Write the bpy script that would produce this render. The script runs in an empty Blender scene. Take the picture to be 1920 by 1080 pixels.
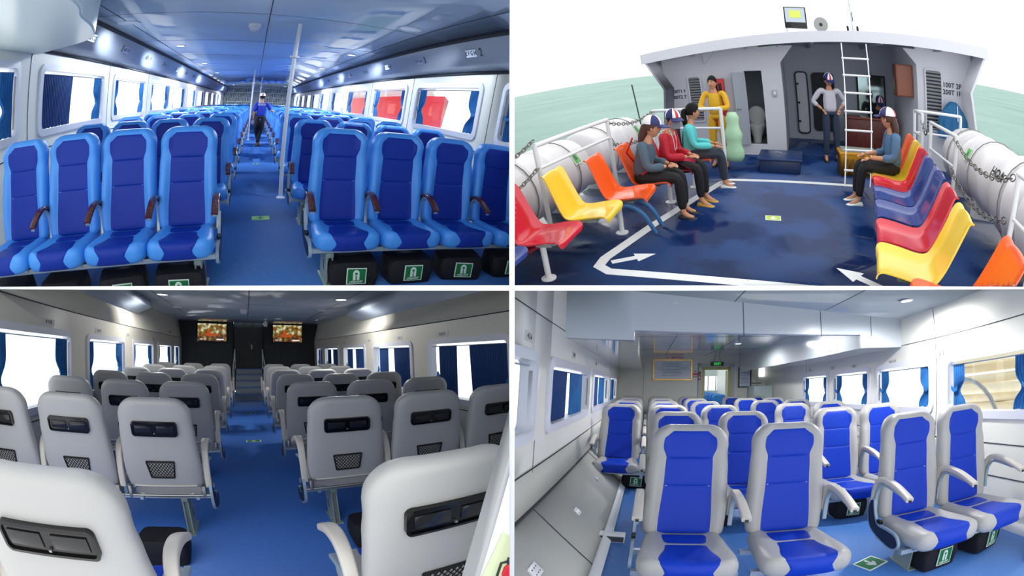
import bpy, bmesh, math, random
from mathutils import Vector, Matrix, Euler
random.seed(7)
PI = math.pi
scene = bpy.context.scene
COL = scene.collection
# ------------------------------------------------------------------ camera (wide angle fisheye lens, F = 780 px)
cd = bpy.data.cameras.new('camera'); cam = bpy.data.objects.new('camera', cd); COL.objects.link(cam)
cam.location = (0, 0, 0); cam.rotation_euler = (PI/2, 0, 0)
cd.type = 'PANO'; cd.sensor_fit = 'HORIZONTAL'; cd.sensor_width = 36.0; cd.sensor_height = 20.25
cd.clip_start = 0.02; cd.clip_end = 2000
try:
    pc = cd.cycles
    pc.panorama_type = 'FISHEYE_LENS_POLYNOMIAL'
except Exception:
    pc = cd; pc.panorama_type = 'FISHEYE_LENS_POLYNOMIAL'
pc.fisheye_fov = PI
pc.fisheye_polynomial_k0 = 0.0
pc.fisheye_polynomial_k1 = -(1920/36.0)/780.0
pc.fisheye_polynomial_k2 = 0.0; pc.fisheye_polynomial_k3 = 0.0; pc.fisheye_polynomial_k4 = 0.0
scene.camera = cam
# ------------------------------------------------------------------ sky: bright overcast all round
w = bpy.data.worlds.new('sky'); scene.world = w; w.use_nodes = True
nt = w.node_tree; nt.nodes.clear()
out = nt.nodes.new('ShaderNodeOutputWorld'); bg = nt.nodes.new('ShaderNodeBackground')
tc = nt.nodes.new('ShaderNodeTexCoord'); nz = nt.nodes.new('ShaderNodeTexNoise'); rp = nt.nodes.new('ShaderNodeValToRGB')
nz.inputs['Scale'].default_value = 2.2; nz.inputs['Detail'].default_value = 4
rp.color_ramp.elements[0].position = 0.36; rp.color_ramp.elements[0].color = (0.80, 0.87, 0.93, 1)
rp.color_ramp.elements[1].position = 0.50; rp.color_ramp.elements[1].color = (1, 1, 1, 1)
nt.links.new(tc.outputs['Generated'], nz.inputs['Vector']); nt.links.new(nz.outputs['Fac'], rp.inputs['Fac'])
nt.links.new(rp.outputs['Color'], bg.inputs['Color']); nt.links.new(bg.outputs['Background'], out.inputs['Surface'])
bg.inputs['Strength'].default_value = 1.8
vs = scene.view_settings
scene.display_settings.display_device = 'sRGB'
vs.view_transform = 'Standard'; vs.look = 'None'; vs.gamma = 1.0; vs.exposure = 0.0; vs.use_curve_mapping = False
# ------------------------------------------------------------------ the four compartments of the boat, each a rigid frame
def rotm(a, b, c):
    ca, sa, cb, sb, cc, sc = math.cos(a), math.sin(a), math.cos(b), math.sin(b), math.cos(c), math.sin(c)
    return Matrix(((ca, sa, 0), (-sa, ca, 0), (0, 0, 1))) @ Matrix(((1, 0, 0), (0, cb, -sb), (0, sb, cb))) @ Matrix(((cc, 0, sc), (0, 1, 0), (-sc, 0, cc)))
HALL = {}
for k, (a, b, c, h) in dict(blue=(-0.6546, 0.4175, -0.0747, 1.3484), grey=(-0.6421, -0.1395, 0.0467, 1.5131),
                            white=(0.3293, -0.2286, -0.0084, 1.4595), deck=(0.7518, 0.4892, 0.1408, 1.6255)).items():
    HALL[k] = rotm(a, b, c).to_4x4() @ Matrix.Translation((0, 0, -h))
SIDE = dict(blue=(-1, 1), deck=(1, 1), grey=(-1, -1), white=(1, -1))     # which side of the dividing bulkhead and deck
CUR = ['blue']
# ------------------------------------------------------------------ materials
def S(r, g, b):
    f = lambda v: (v/255)/12.92 if v <= 10 else ((v/255+0.055)/1.055)**2.4
    return (f(r), f(g), f(b), 1)
MATS = {}
def mat(name, col, rough=0.5, metal=0.0, spec=0.5, noise=None, bump=0.0, bscale=60, emit=None, coat=0.0):
    if name in MATS: return MATS[name]
    m = bpy.data.materials.new(name); m.use_nodes = True; n = m.node_tree; p = n.nodes['Principled BSDF']
    p.inputs['Base Color'].default_value = col; p.inputs['Roughness'].default_value = rough
    p.inputs['Metallic'].default_value = metal; p.inputs['Specular IOR Level'].default_value = spec
    if coat: p.inputs['Coat Weight'].default_value = coat; p.inputs['Coat Roughness'].default_value = 0.08
    if emit: p.inputs['Emission Color'].default_value = emit[0]; p.inputs['Emission Strength'].default_value = emit[1]
    t = n.nodes.new('ShaderNodeTexCoord')
    if noise:                                   # (scale, second colour, stretch xyz)
        mp = n.nodes.new('ShaderNodeMapping'); mp.inputs['Scale'].default_value = noise[2] if len(noise) > 2 else (1, 1, 1)
        nn = n.nodes.new('ShaderNodeTexNoise'); nn.inputs['Scale'].default_value = noise[0]; nn.inputs['Detail'].default_value = 5
        r = n.nodes.new('ShaderNodeValToRGB'); r.color_ramp.elements[0].position = 0.35; r.color_ramp.elements[1].position = 0.65
        r.color_ramp.elements[0].color = col; r.color_ramp.elements[1].color = noise[1]
        n.links.new(t.outputs['Object'], mp.inputs['Vector']); n.links.new(mp.outputs['Vector'], nn.inputs['Vector'])
        n.links.new(nn.outputs['Fac'], r.inputs['Fac']); n.links.new(r.outputs['Color'], p.inputs['Base Color'])
    if bump:
        b = n.nodes.new('ShaderNodeBump'); b.inputs['Strength'].default_value = bump; b.inputs['Distance'].default_value = 0.01
        nn = n.nodes.new('ShaderNodeTexNoise'); nn.inputs['Scale'].default_value = bscale; nn.inputs['Detail'].default_value = 3
        n.links.new(t.outputs['Object'], nn.inputs['Vector']); n.links.new(nn.outputs['Fac'], b.inputs['Height'])
        n.links.new(b.outputs['Normal'], p.inputs['Normal'])
    MATS[name] = m; return m
def glass_mat():
    if 'glass' in MATS: return MATS['glass']
    m = bpy.data.materials.new('window_glass'); m.use_nodes = True; n = m.node_tree; n.nodes.clear()
    o = n.nodes.new('ShaderNodeOutputMaterial'); t = n.nodes.new('ShaderNodeBsdfTransparent'); g = n.nodes.new('ShaderNodeBsdfGlossy')
    g.inputs['Roughness'].default_value = 0.03; x = n.nodes.new('ShaderNodeMixShader'); x.inputs['Fac'].default_value = 0.05
    t.inputs['Color'].default_value = (0.97, 0.99, 1, 1)
    n.links.new(t.outputs['BSDF'], x.inputs[1]); n.links.new(g.outputs['BSDF'], x.inputs[2])
    n.links.new(x.outputs['Shader'], o.inputs['Surface']); MATS['glass'] = m; return m
# ------------------------------------------------------------------ mesh building
class MB:
    def __init__(s): s.v = []; s.f = []; s.m = []
    def add(s, vs, fs, mi=0):
        o = len(s.v); s.v += [tuple(v) for v in vs]; s.f += [tuple(i+o for i in f) for f in fs]; s.m += [mi]*len(fs); return s
    def box(s, x0, x1, y0, y1, z0, z1, mi=0, M=None):
        vs = [Vector((x, y, z)) for x in (x0, x1) for y in (y0, y1) for z in (z0, z1)]
        if M is not None: vs = [M @ v for v in vs]
        return s.add(vs, [(0, 1, 3, 2), (4, 6, 7, 5), (0, 4, 5, 1), (2, 3, 7, 6), (0, 2, 6, 4), (1, 5, 7, 3)], mi)
    def rbox(s, x0, x1, y0, y1, z0, z1, r, mi=0, M=None, seg=2):        # box with rounded edges
        b = bmesh.new(); bmesh.ops.create_cube(b, size=1)
        for v in b.verts: v.co = Vector(((x0+x1)/2+v.co.x*(x1-x0), (y0+y1)/2+v.co.y*(y1-y0), (z0+z1)/2+v.co.z*(z1-z0)))
        bmesh.ops.bevel(b, geom=list(b.edges), offset=min(r, .49*min(x1-x0, y1-y0, z1-z0)), segments=seg, affect='EDGES', profile=0.5)
        b.verts.index_update(); vs = [(M @ v.co if M is not None else v.co) for v in b.verts]; fs = [[v.index for v in f.verts] for f in b.faces]
        b.free(); return s.add(vs, fs, mi)
    def grid(s, P, mi=0, close_u=False, close_v=False):                 # P[i][j] points
        nu, nv = len(P), len(P[0]); vs = [p for r in P for p in r]; fs = []
        for i in range(nu if close_u else nu-1):
            for j in range(nv if close_v else nv-1):
                a, b = i, (i+1) % nu; c, d = j, (j+1) % nv
                fs.append((a*nv+c, b*nv+c, b*nv+d, a*nv+d))
        return s.add(vs, fs, mi)
    def tube(s, path, r, n=8, mi=0, cap=True, closed=False):
        path = [Vector(p) for p in path]; R = r if isinstance(r, (list, tuple)) else [r]*len(path)
        rings = []; up = None
        for i, p in enumerate(path):
            a = path[i-1] if (i > 0 or closed) else p; b = path[(i+1) % len(path)] if (i < len(path)-1 or closed) else p
            t = (b-a).normalized()
            if up is None: up = Vector((0, 0, 1)) if abs(t.z) < .9 else Vector((1, 0, 0))
            x = t.cross(up).normalized(); y = x.cross(t).normalized(); up = y
            rings.append([p+(x*math.cos(2*PI*k/n)+y*math.sin(2*PI*k/n))*R[i] for k in range(n)])
        s.grid(rings, mi, close_u=closed, close_v=True)
        if cap and not closed:
            o = len(s.v)-len(path)*n
            s.f += [tuple(range(o+n-1, o-1, -1)), tuple(range(o+(len(path)-1)*n, o+len(path)*n))]; s.m += [mi, mi]
        return s
    def sweep(s, path, w, t, mi=0, side=Vector((1, 0, 0)), n=8):        # rounded flat bar along a path; w along side, t across
        path = [Vector(p) for p in path]; rings = []
        for i, p in enumerate(path):
            a = path[max(0, i-1)]; b = path[min(len(path)-1, i+1)]; tt = (b-a).normalized(); nn = side.cross(tt).normalized()
            W = w[i] if isinstance(w, (list, tuple)) else w; T = t[i] if isinstance(t, (list, tuple)) else t
            ring = []
            for k in range(n*2):
                q = 2*PI*k/(n*2); c, d = math.cos(q), math.sin(q)
                ring.append(p+side*(W/2*math.copysign(abs(c)**.45, c))+nn*(T/2*math.copysign(abs(d)**.45, d)))
            rings.append(ring)
        s.grid(rings, mi, close_v=True); m = n*2; o = len(s.v)-len(path)*m
        s.f += [tuple(range(o+m-1, o-1, -1)), tuple(range(o+(len(path)-1)*m, o+len(path)*m))]; s.m += [mi, mi]; return s
    def prism(s, pts, axis, a, b, mi=0):                                # 2-D outline extruded along an axis (0,1,2)
        def P(p, t):
            q = [0, 0, 0]; o = [k for k in range(3) if k != axis]; q[o[0]], q[o[1]] = p; q[axis] = t; return q
        n = len(pts); vs = [P(p, a) for p in pts]+[P(p, b) for p in pts]
        return s.add(vs, [tuple(range(n)), tuple(range(2*n-1, n-1, -1))]+[(i, i+n, (i+1) % n+n, (i+1) % n) for i in range(n)], mi)
    def lathe(s, prof, c=(0, 0, 0), n=20, mi=0, M=None):                # prof: (radius, z)
        rings = [[Vector((r*math.cos(2*PI*k/n), r*math.sin(2*PI*k/n), z)) for k in range(n)] for r, z in prof]
        T = Matrix.Translation(c) @ (M if M is not None else Matrix.Identity(4))
        rings = [[T @ p for p in r] for r in rings]
        s.grid(rings, mi, close_v=True); o = len(s.v)-len(prof)*n
        s.f += [tuple(range(o+n-1, o-1, -1)), tuple(range(o+(len(prof)-1)*n, o+len(prof)*n))]; s.m += [mi, mi]; return s
    def ball(s, c, r, mi=0, nu=12, nv=8, M=None):
        r = r if isinstance(r, (tuple, list)) else (r, r, r); P = []
        for i in range(nv+1):
            th = PI*i/nv; row = []
            for k in range(nu):
                p = Vector((r[0]*math.sin(th)*math.cos(2*PI*k/nu), r[1]*math.sin(th)*math.sin(2*PI*k/nu), r[2]*math.cos(th)))
                row.append((M @ p if M is not None else p)+Vector(c))
            P.append(row)
        return s.grid(P, mi, close_v=True)
    def mesh(s, name, mats, smooth=40):
        me = bpy.data.meshes.new(name); me.from_pydata(s.v, [], s.f)
        for m in (mats if isinstance(mats, (list, tuple)) else [mats]): me.materials.append(m)
        for p, i in zip(me.polygons, s.m): p.material_index = i
        b = bmesh.new(); b.from_mesh(me); bmesh.ops.remove_doubles(b, verts=b.verts, dist=1e-5)
        bmesh.ops.recalc_face_normals(b, faces=b.faces)
        for e in b.edges:
            if len(e.link_faces) == 2 and e.calc_face_angle(0) > math.radians(smooth): e.smooth = False
        for f in b.faces: f.smooth = True
        b.to_mesh(me); b.free(); me.validate(); return me
    def build(s, name, mats, parent=None, M=None, smooth=40):
        o = bpy.data.objects.new(name, s.mesh(name, mats, smooth)); COL.objects.link(o)
        if parent is not None: o.parent = parent
        else: o.matrix_world = HALL[CUR[0]] @ (M if M is not None else Matrix.Identity(4))
        o['_hall'] = CUR[0]; return o
def T(x, y, z=0, rz=0, rx=0, ry=0): return Matrix.Translation((x, y, z)) @ Euler((rx, ry, rz)).to_matrix().to_4x4()
def tag(o, label=None, cat=None, group=None, kind=None):
    if label: o['label'] = label
    if cat: o['category'] = cat
    if group: o['group'] = group
    if kind: o['kind'] = kind
    return o
def thing(name, label, cat, M=None, group=None):
    o = bpy.data.objects.new(name, None); COL.objects.link(o); o.empty_display_size = .1
    o.matrix_world = HALL[CUR[0]] @ (M if M is not None else Matrix.Identity(4)); o['_hall'] = CUR[0]
    return tag(o, label, cat, group)
def dup(o, M, label=None, group=None):
    def rec(a, par):
        c = a.copy(); COL.objects.link(c); c['_hall'] = CUR[0]
        if par is not None: c.parent = par; c.matrix_parent_inverse = a.matrix_parent_inverse
        for k in [x for x in bpy.data.objects if x.parent == a] if a.name not in KIDS else KIDS[a.name]: rec(k, c)
        return c
    c = rec(o, None); c.matrix_world = HALL[CUR[0]] @ M; c['_hall'] = CUR[0]
    if label: c['label'] = label
    if group: c['group'] = group
    return c
KIDS = {}
def remember(o):                                                        # children lists, so copying stays quick
    def rec(a):
        KIDS[a.name] = [x for x in bpy.data.objects if x.parent == a]
        for k in KIDS[a.name]: rec(k)
    rec(o); return o
def text_mesh(txt, size, font_bold=False):
    cu = bpy.data.curves.new('t', 'FONT'); cu.body = txt; cu.size = size; cu.align_x = 'CENTER'; cu.align_y = 'CENTER'; cu.extrude = 0.0008
    if font_bold: cu.offset = size*0.018
    cu.resolution_u = 2
    o = bpy.data.objects.new('t', cu); COL.objects.link(o); dg = bpy.context.evaluated_depsgraph_get()
    me = bpy.data.meshes.new_from_object(o.evaluated_get(dg)); bpy.data.objects.remove(o); bpy.data.curves.remove(cu); return me
def lettering(name, txt, size, material, parent=None, M=None, bold=True):
    me = text_mesh(txt, size, bold); me.materials.clear(); me.materials.append(material); me.name = name
    o = bpy.data.objects.new(name, me); COL.objects.link(o)
    if parent is not None: o.parent = parent; o.matrix_local = M if M is not None else Matrix.Identity(4)
    else: o.matrix_world = HALL[CUR[0]] @ M
    o['_hall'] = CUR[0]; return o
def basis(c, X, Y, Z):
    X, Y, Z = Vector(X).normalized(), Vector(Y).normalized(), Vector(Z).normalized()
    return Matrix(((X.x, Y.x, Z.x, c[0]), (X.y, Y.y, Z.y, c[1]), (X.z, Y.z, Z.z, c[2]), (0, 0, 0, 1)))
def struct(name, mb, m, smooth=40, label=None):
    o = mb.build(name, m, smooth=smooth); o['kind'] = 'structure'
    if label: o['label'] = label
    return o
# ------------------------------------------------------------------ palette
M_lblue = mat('light_blue_leather', S(66, 146, 232), .38, bump=.15, bscale=220)
M_dblue = mat('dark_blue_leather', S(10, 46, 150), .42, spec=.25, bump=.15, bscale=220)
M_grey = mat('pale_grey_leather', S(178, 178, 176), .42, bump=.12, bscale=220)
M_rblue = mat('royal_blue_leather', S(12, 58, 186), .42, spec=.25, bump=.15, bscale=220)
M_cream = mat('cream_armrest', S(205, 200, 192), .45)
M_wood = mat('dark_wood', S(58, 20, 16), .25, noise=(14, S(88, 34, 24), (1, 6, 1)), coat=.4)
M_alu = mat('brushed_aluminium', S(176, 188, 196), .35, .55)
M_bluegrey = mat('blue_grey_paint', S(150, 172, 190), .4, .1)
M_navy = mat('navy_plastic', S(16, 24, 52), .45)
M_black = mat('gloss_black_plastic', S(8, 8, 10), .12)
M_net = mat('black_net_cord', S(16, 16, 18), .8)
M_steel = mat('steel', S(150, 152, 150), .3, .8)
M_greenleg = mat('grey_green_paint', S(150, 166, 162), .45, .1)
M_bag = mat('black_bag_cloth', S(14, 15, 24), .75, bump=.4, bscale=30)
M_signgreen = mat('sign_green', S(0, 118, 58), .4)
M_white = mat('white_paint', S(232, 236, 238), .35)
M_signwhite = mat('sign_white', S(228, 240, 228), .4)
M_floor = mat('blue_vinyl_floor', S(62, 120, 204), .35, noise=(9, S(84, 142, 220), (2, 26, 1)))
M_wall = mat('cream_wall_panel', S(236, 238, 230), .45)
M_ceilb = mat('gloss_blue_white_ceiling', S(188, 212, 240), .10, spec=1., coat=1.)
M_ceilg = mat('gloss_grey_ceiling', S(178, 190, 202), .12, spec=.8, coat=.6)
M_ceilw = mat('gloss_white_ceiling', S(210, 218, 222), .10, spec=.8, coat=.6)
M_seam = mat('dark_seam', S(70, 74, 84), .6)
M_frame = mat('white_window_frame', S(228, 230, 238), .3)
M_curt = mat('blue_curtain', S(24, 92, 156), .8, noise=(5, S(32, 112, 180)), bump=.3, bscale=90)
M_curtd = mat('dark_blue_curtain', S(20, 64, 124), .8, bump=.3, bscale=90)
M_red = mat('signal_red', S(200, 24, 34), .4)
M_ink = mat('black_ink', S(24, 26, 34), .6)
M_lamp = mat('lamp_glow', S(255, 255, 255), .5, emit=((1, 1, 1, 1), 5.0))
M_skin = mat('skin', S(196, 142, 112), .55, spec=.3)
M_hair = mat('black_hair', S(14, 10, 10), .6, spec=.2)
# ================================================================== passenger seat
def sstep(a, b, x):
    t = max(0., min(1., (x-a)/(b-a))); return t*t*(3-2*t)
def interp(x, tab):
    for (x0, y0), (x1, y1) in zip(tab, tab[1:]):
        if x <= x1: return y0+(y1-y0)*sstep(x0, x1, x)
    return tab[-1][1]
class SeatShape:
    """faces -y; origin on the floor under the foot of the backrest"""
    def __init__(s, hw, zs=.42, zt=1.165, lean=.13, depth=.56):
        s.hw, s.zs, s.zt, s.lean, s.depth = hw, zs, zt, lean, depth
        s.zb = zs-.02
    def W(s, z):
        v = (z-s.zb)/(s.zt-s.zb)
        w = s.hw*interp(v, [(0, .97), (.25, 1.0), (.6, .96), (.75, .935), (.88, .95), (1, .95)])
        rc = s.hw*.50
        if z > s.zt-rc: w = w-rc+math.sqrt(max(0, rc*rc-(z-(s.zt-rc))**2))
        if z < s.zb+.05: w = w-.05+math.sqrt(max(0, .05**2-(s.zb+.05-z)**2))
        return w
    def yc(s, z):
        v = (z-s.zb)/(s.zt-s.zb); return s.lean*v+.012*math.sin(v*PI*1.6)
    def e(s, z):
        r = .045
        if z > s.zt-r: return math.sqrt(max(0, 1-((z-(s.zt-r))/r)**2))
        if z < s.zb+.03: return math.sqrt(max(0, 1-((s.zb+.03-z)/.03)**2))
        return 1.
    def front(s, z, q, raise_=0.):                                       # q = -1..1 across
        v = (z-s.zb)/(s.zt-s.zb)
        bol = interp(v, [(0, .045), (.4, .065), (.62, .045), (.74, .022), (.88, .05), (1, .03)])
        base = .05+bol*sstep(.5, .86, abs(q))
        g = (1-min(1, abs(q))**6)**(1/3.)
        return s.yc(z)-(base*g*s.e(z)+raise_)
    def back(s, z, q):
        v = (z-s.zb)/(s.zt-s.zb); g = (1-min(1, abs(q))**5)**.4
        return s.yc(z)+(.055+.02*sstep(.45, .9, v)*(1-.35*q*q))*g*s.e(z)
    def zs_list(s):
        n = [s.zb+.03*(1-math.cos(k*PI/8)) for k in range(4)]
        a = s.zb+.03; b = s.zt-.11
        n += [a+(b-a)*k/22 for k in range(23)]
        n += [b+(s.zt-b)*math.sin(k*PI/2/10) for k in range(1, 11)]
        return n
    def backrest(s):
        m = MB(); Z = s.zs_list(); N = 26
        qs = [math.sin(-PI/2+PI*k/N) for k in range(N+1)]
        P = []
        for z in Z:
            w = s.W(z); row = [(q*w, s.front(z, q), z) for q in qs]+[(q*w, s.back(z, q), z) for q in reversed(qs)]
            P.append(row)
        m.grid(P, 0, close_v=True); n = len(P[0])
        m.f += [tuple(range(n-1, -1, -1)), tuple((len(P)-1)*n+k for k in range(n))]; m.m += [0, 0]
        return m
    def pad(s, v0, v1, qc, lift=.0065, edge=.0008):                       # inlaid cushion between two heights, qc(v)=half width share
        m = MB(); P = []; nv, nu = 12, 14
        for i in range(nv+1):
            t = i/nv; t = .5-.5*math.cos(t*PI); v = v0+(v1-v0)*t; z = s.zb+v*(s.zt-s.zb); row = []
            for k in range(nu+1):
                u = math.sin(-PI/2+PI*k/nu); q = u*qc(v)
                h = edge+lift*((1-abs(u)**6)*(1-abs(2*t-1)**8))**.5
                row.append((q*s.W(min(z, s.zt-.09)), s.front(z, q, h), z))
            P.append(row)
        # close with a back skin so the cushion has a body
        B = [[(x, y+.02, z) for (x, y, z) in r] for r in P]
        m.grid(P, 0); o = len(m.v); m.grid(B, 0)
        nu1 = nu+1; L = len(P)
        loop = [k for k in range(nu1)]+[i*nu1+nu for i in range(1, L)]+[(L-1)*nu1+k for k in range(nu-1, -1, -1)]+[i*nu1 for i in range(L-2, 0, -1)]
        for a, b in zip(loop, loop[1:]+loop[:1]): m.f.append((a, b, b+o, a+o)); m.m.append(0)
        return m
    # seat cushion -------------------------------------------------
    def Ws(s, t): return s.hw*interp(t, [(0, .90), (.35, .96), (.75, 1.03), (1, 1.0)])
    def rows(s):                                                          # (y, thickness factor, t)
        r = []; y0 = -.02; y1 = -s.depth; rr = .05
        for k in range(5): a = PI/2*k/5; r.append((y0-.02+.02*math.cos(a), math.sin(a), 0.))
        for k in range(15): t = k/14; r.append((y0-.02+(y1+rr-y0+.02)*t, 1., t*.93))
        for k in range(1, 8): a = PI/2*k/7; r.append((y1+rr-rr*math.sin(a), math.cos(a)**.7, .93+.07*math.sin(a)))
        return r
    def top(s, q, e, t, lift=0.):
        g = (1-min(1, abs(q))**8)**.4
        zc = s.zs-.065; tilt = .03*t
        return zc+tilt+(.060+.028*sstep(.45, .8, abs(q))*(1-.3*t))*g*e+lift
    def bot(s, q, e, t):
        g = (1-min(1, abs(q))**8)**.4
        return s.zs-.065+.03*t-(.055+.015*t)*g*e
    def xs(s, q, y, t):                                                  # rounded front corners
        w = s.Ws(t); y1 = -s.depth; rc = .09
        if y < y1+rc: w = w-rc+math.sqrt(max(0, rc*rc-(y1+rc-y)**2))*1.0
        return q*w
    def cushion(s):
        m = MB(); N = 22; qs = [math.sin(-PI/2+PI*k/N) for k in range(N+1)]; P = []
        for y, e, t in s.rows():
            P.append([(s.xs(q, y, t), y, s.top(q, e, t)) for q in qs]+[(s.xs(q, y, t), y, s.bot(q, e, t)) for q in reversed(qs)])
        m.grid(P, 0, close_v=True); n = len(P[0])
        m.f += [tuple(range(n-1, -1, -1)), tuple((len(P)-1)*n+k for k in range(n))]; m.m += [0, 0]; return m
    def cushion_pad(s):
        m = MB(); P = []; nu = 12
        R = [x for x in s.rows() if x[1] > .99 or x[2] > .5]
        seq = [(y, e, t, 1) for y, e, t in R]+[(y, e, t, -1) for y, e, t in reversed(R[-6:])]
        for i, (y, e, t, sd) in enumerate(seq):
            row = []; qc = interp(t, [(0, .60), (.5, .50), (1, .66)])
            end = min(1., i/1.5, (len(seq)-1-i)/1.5); seam = 1.-.8*math.exp(-((t-.40)/.03)**2) if sd > 0 else 1.
            for k in range(nu+1):
                u = math.sin(-PI/2+PI*k/nu); q = u*qc; h = -.008+.017*((1-abs(u)**6))**.5*end*seam
                xx = s.xs(q, y, t); yy = y-h*(1-e)-(.004 if e < .9 else 0)
                row.append((xx, yy, s.top(q, e, t, h*e) if sd > 0 else s.bot(q, e, t)-h*e))
            P.append(row)
        B = [[(x, y+.012, z-.012) if i < len(P)*.7 else (x, y+.014, z+.014) for (x, y, z) in r] for i, r in enumerate(P)]
        m.grid(P, 0); o = len(m.v); m.grid(B, 0); nu1 = nu+1; L = len(P)
        loop = [k for k in range(nu1)]+[i*nu1+nu for i in range(1, L)]+[(L-1)*nu1+k for k in range(nu-1, -1, -1)]+[i*nu1 for i in range(L-2, 0, -1)]
        for a, b in zip(loop, loop[1:]+loop[:1]): m.f.append((a, b, b+o, a+o)); m.m.append(0)
        return m
def spline(pts, n=6):
    pts = [Vector(p) for p in pts]; out = []
    for i in range(len(pts)-1):
        p0 = pts[max(0, i-1)]; p1 = pts[i]; p2 = pts[i+1]; p3 = pts[min(len(pts)-1, i+2)]
        for k in range(n):
            t = k/n; out.append(.5*((2*p1)+(p2-p0)*t+(2*p0-5*p1+4*p2-p3)*t*t+(3*p1-p0-3*p2+p3)*t**3))
    return out+[pts[-1]]
def arm_parts(t, x, style, dep, dz=0.):
    """armrest at x: cushioned or wooden pad on a bent metal arm"""
    f = dep/.56
    if style == 'wood':
        path = spline([(x, .02, .60), (x, -.06, .655), (x, -.17, .655), (x, -.27*f, .615), (x, -.34*f, .575)], 5)
        a = MB().sweep(path, .055, .028); p2 = spline([(x, -.335*f, .558), (x, -.27*f, .597), (x, -.17, .634), (x, -.07, .63), (x, -.01, .57), (x, .0, .47), (x, -.02, .38)], 5)
        b = MB().sweep(p2, .034, .018)
        pm, bm = M_wood, M_alu
    else:
        path = spline([(x, .035, .47), (x, .035, .56), (x, -.01, .645), (x, -.10, .675), (x, -.24*f, .655), (x, -.40*f, .60)], 5)
        path = [p+Vector((0, 0, dz*min(1, max(0, (p.z-.47)/.12)))) for p in path]
        n = len(path); a = MB().sweep(path, [.052+.018*k/n for k in range(n)], [.034+.012*math.sin(PI*k/n) for k in range(n)])
        p2 = spline([(x, -.30*f, .615), (x, -.12, .64), (x, -.035, .60), (x, -.005, .52), (x, -.01, .40)], 5)
        b = MB().sweep(p2, .036, .022)
        p2 = [p+Vector((0, 0, dz*min(1, max(0, (p.z-.40)/.15)))) for p in p2]
        pm, bm = M_cream, M_bluegrey
    o = a.build('armrest', pm, t); b.build('arm_bracket', bm, o)
    if style != 'wood':
        MB().rbox(x-.012, x+.012, -.402*f-.012, -.402*f+.003, .585+dz, .6+dz, .003).build('arm_end_cap', M_black, o)
    return o
def kidney(t, x, dep, out):
    """side fairing on the aisle end"""
    f = dep/.56
    def outline(g):
        c = [(.05, .50), (.075, .42), (.03, .30), (-.10, .235), (-.27*f, .20), (-.36*f, .215), (-.385*f, .27), (-.33*f, .325), (-.22*f, .335), (-.14, .335), (-.075, .375), (-.03, .45), (-.005, .51)]
        mx = sum(p[0] for p in c)/len(c); my = sum(p[1] for p in c)/len(c)
        P = spline([(p[0], p[1], 0) for p in c+c[:1]], 4)[:-1]
        res = []
        for i, p in enumerate(P):
            a, b = P[i-1], P[(i+1) % len(P)]; n = Vector((b.y-a.y, -(b.x-a.x), 0)).normalized()
            q = p+n*g; res.append((q.x, q.y))
        return res
    s = 1 if out > 0 else -1
    area = 0; O = outline(0)
    for (a, b), (c, d) in zip(O, O[1:]+O[:1]): area += a*d-b*c
    sg = 1 if area < 0 else -1
    m = MB().prism(outline(0), 0, x-.012, x+.012)
    o = m.build('side_fairing', M_bluegrey, t, smooth=30)
    MB().prism(outline(sg*.016), 0, x+s*.010, x+s*.0155).build('side_inset', M_navy, o)
    MB().rbox(x-.016, x+.016, -.17, -.10, .335, .365, .006).build('recline_button', M_black, o)
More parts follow.
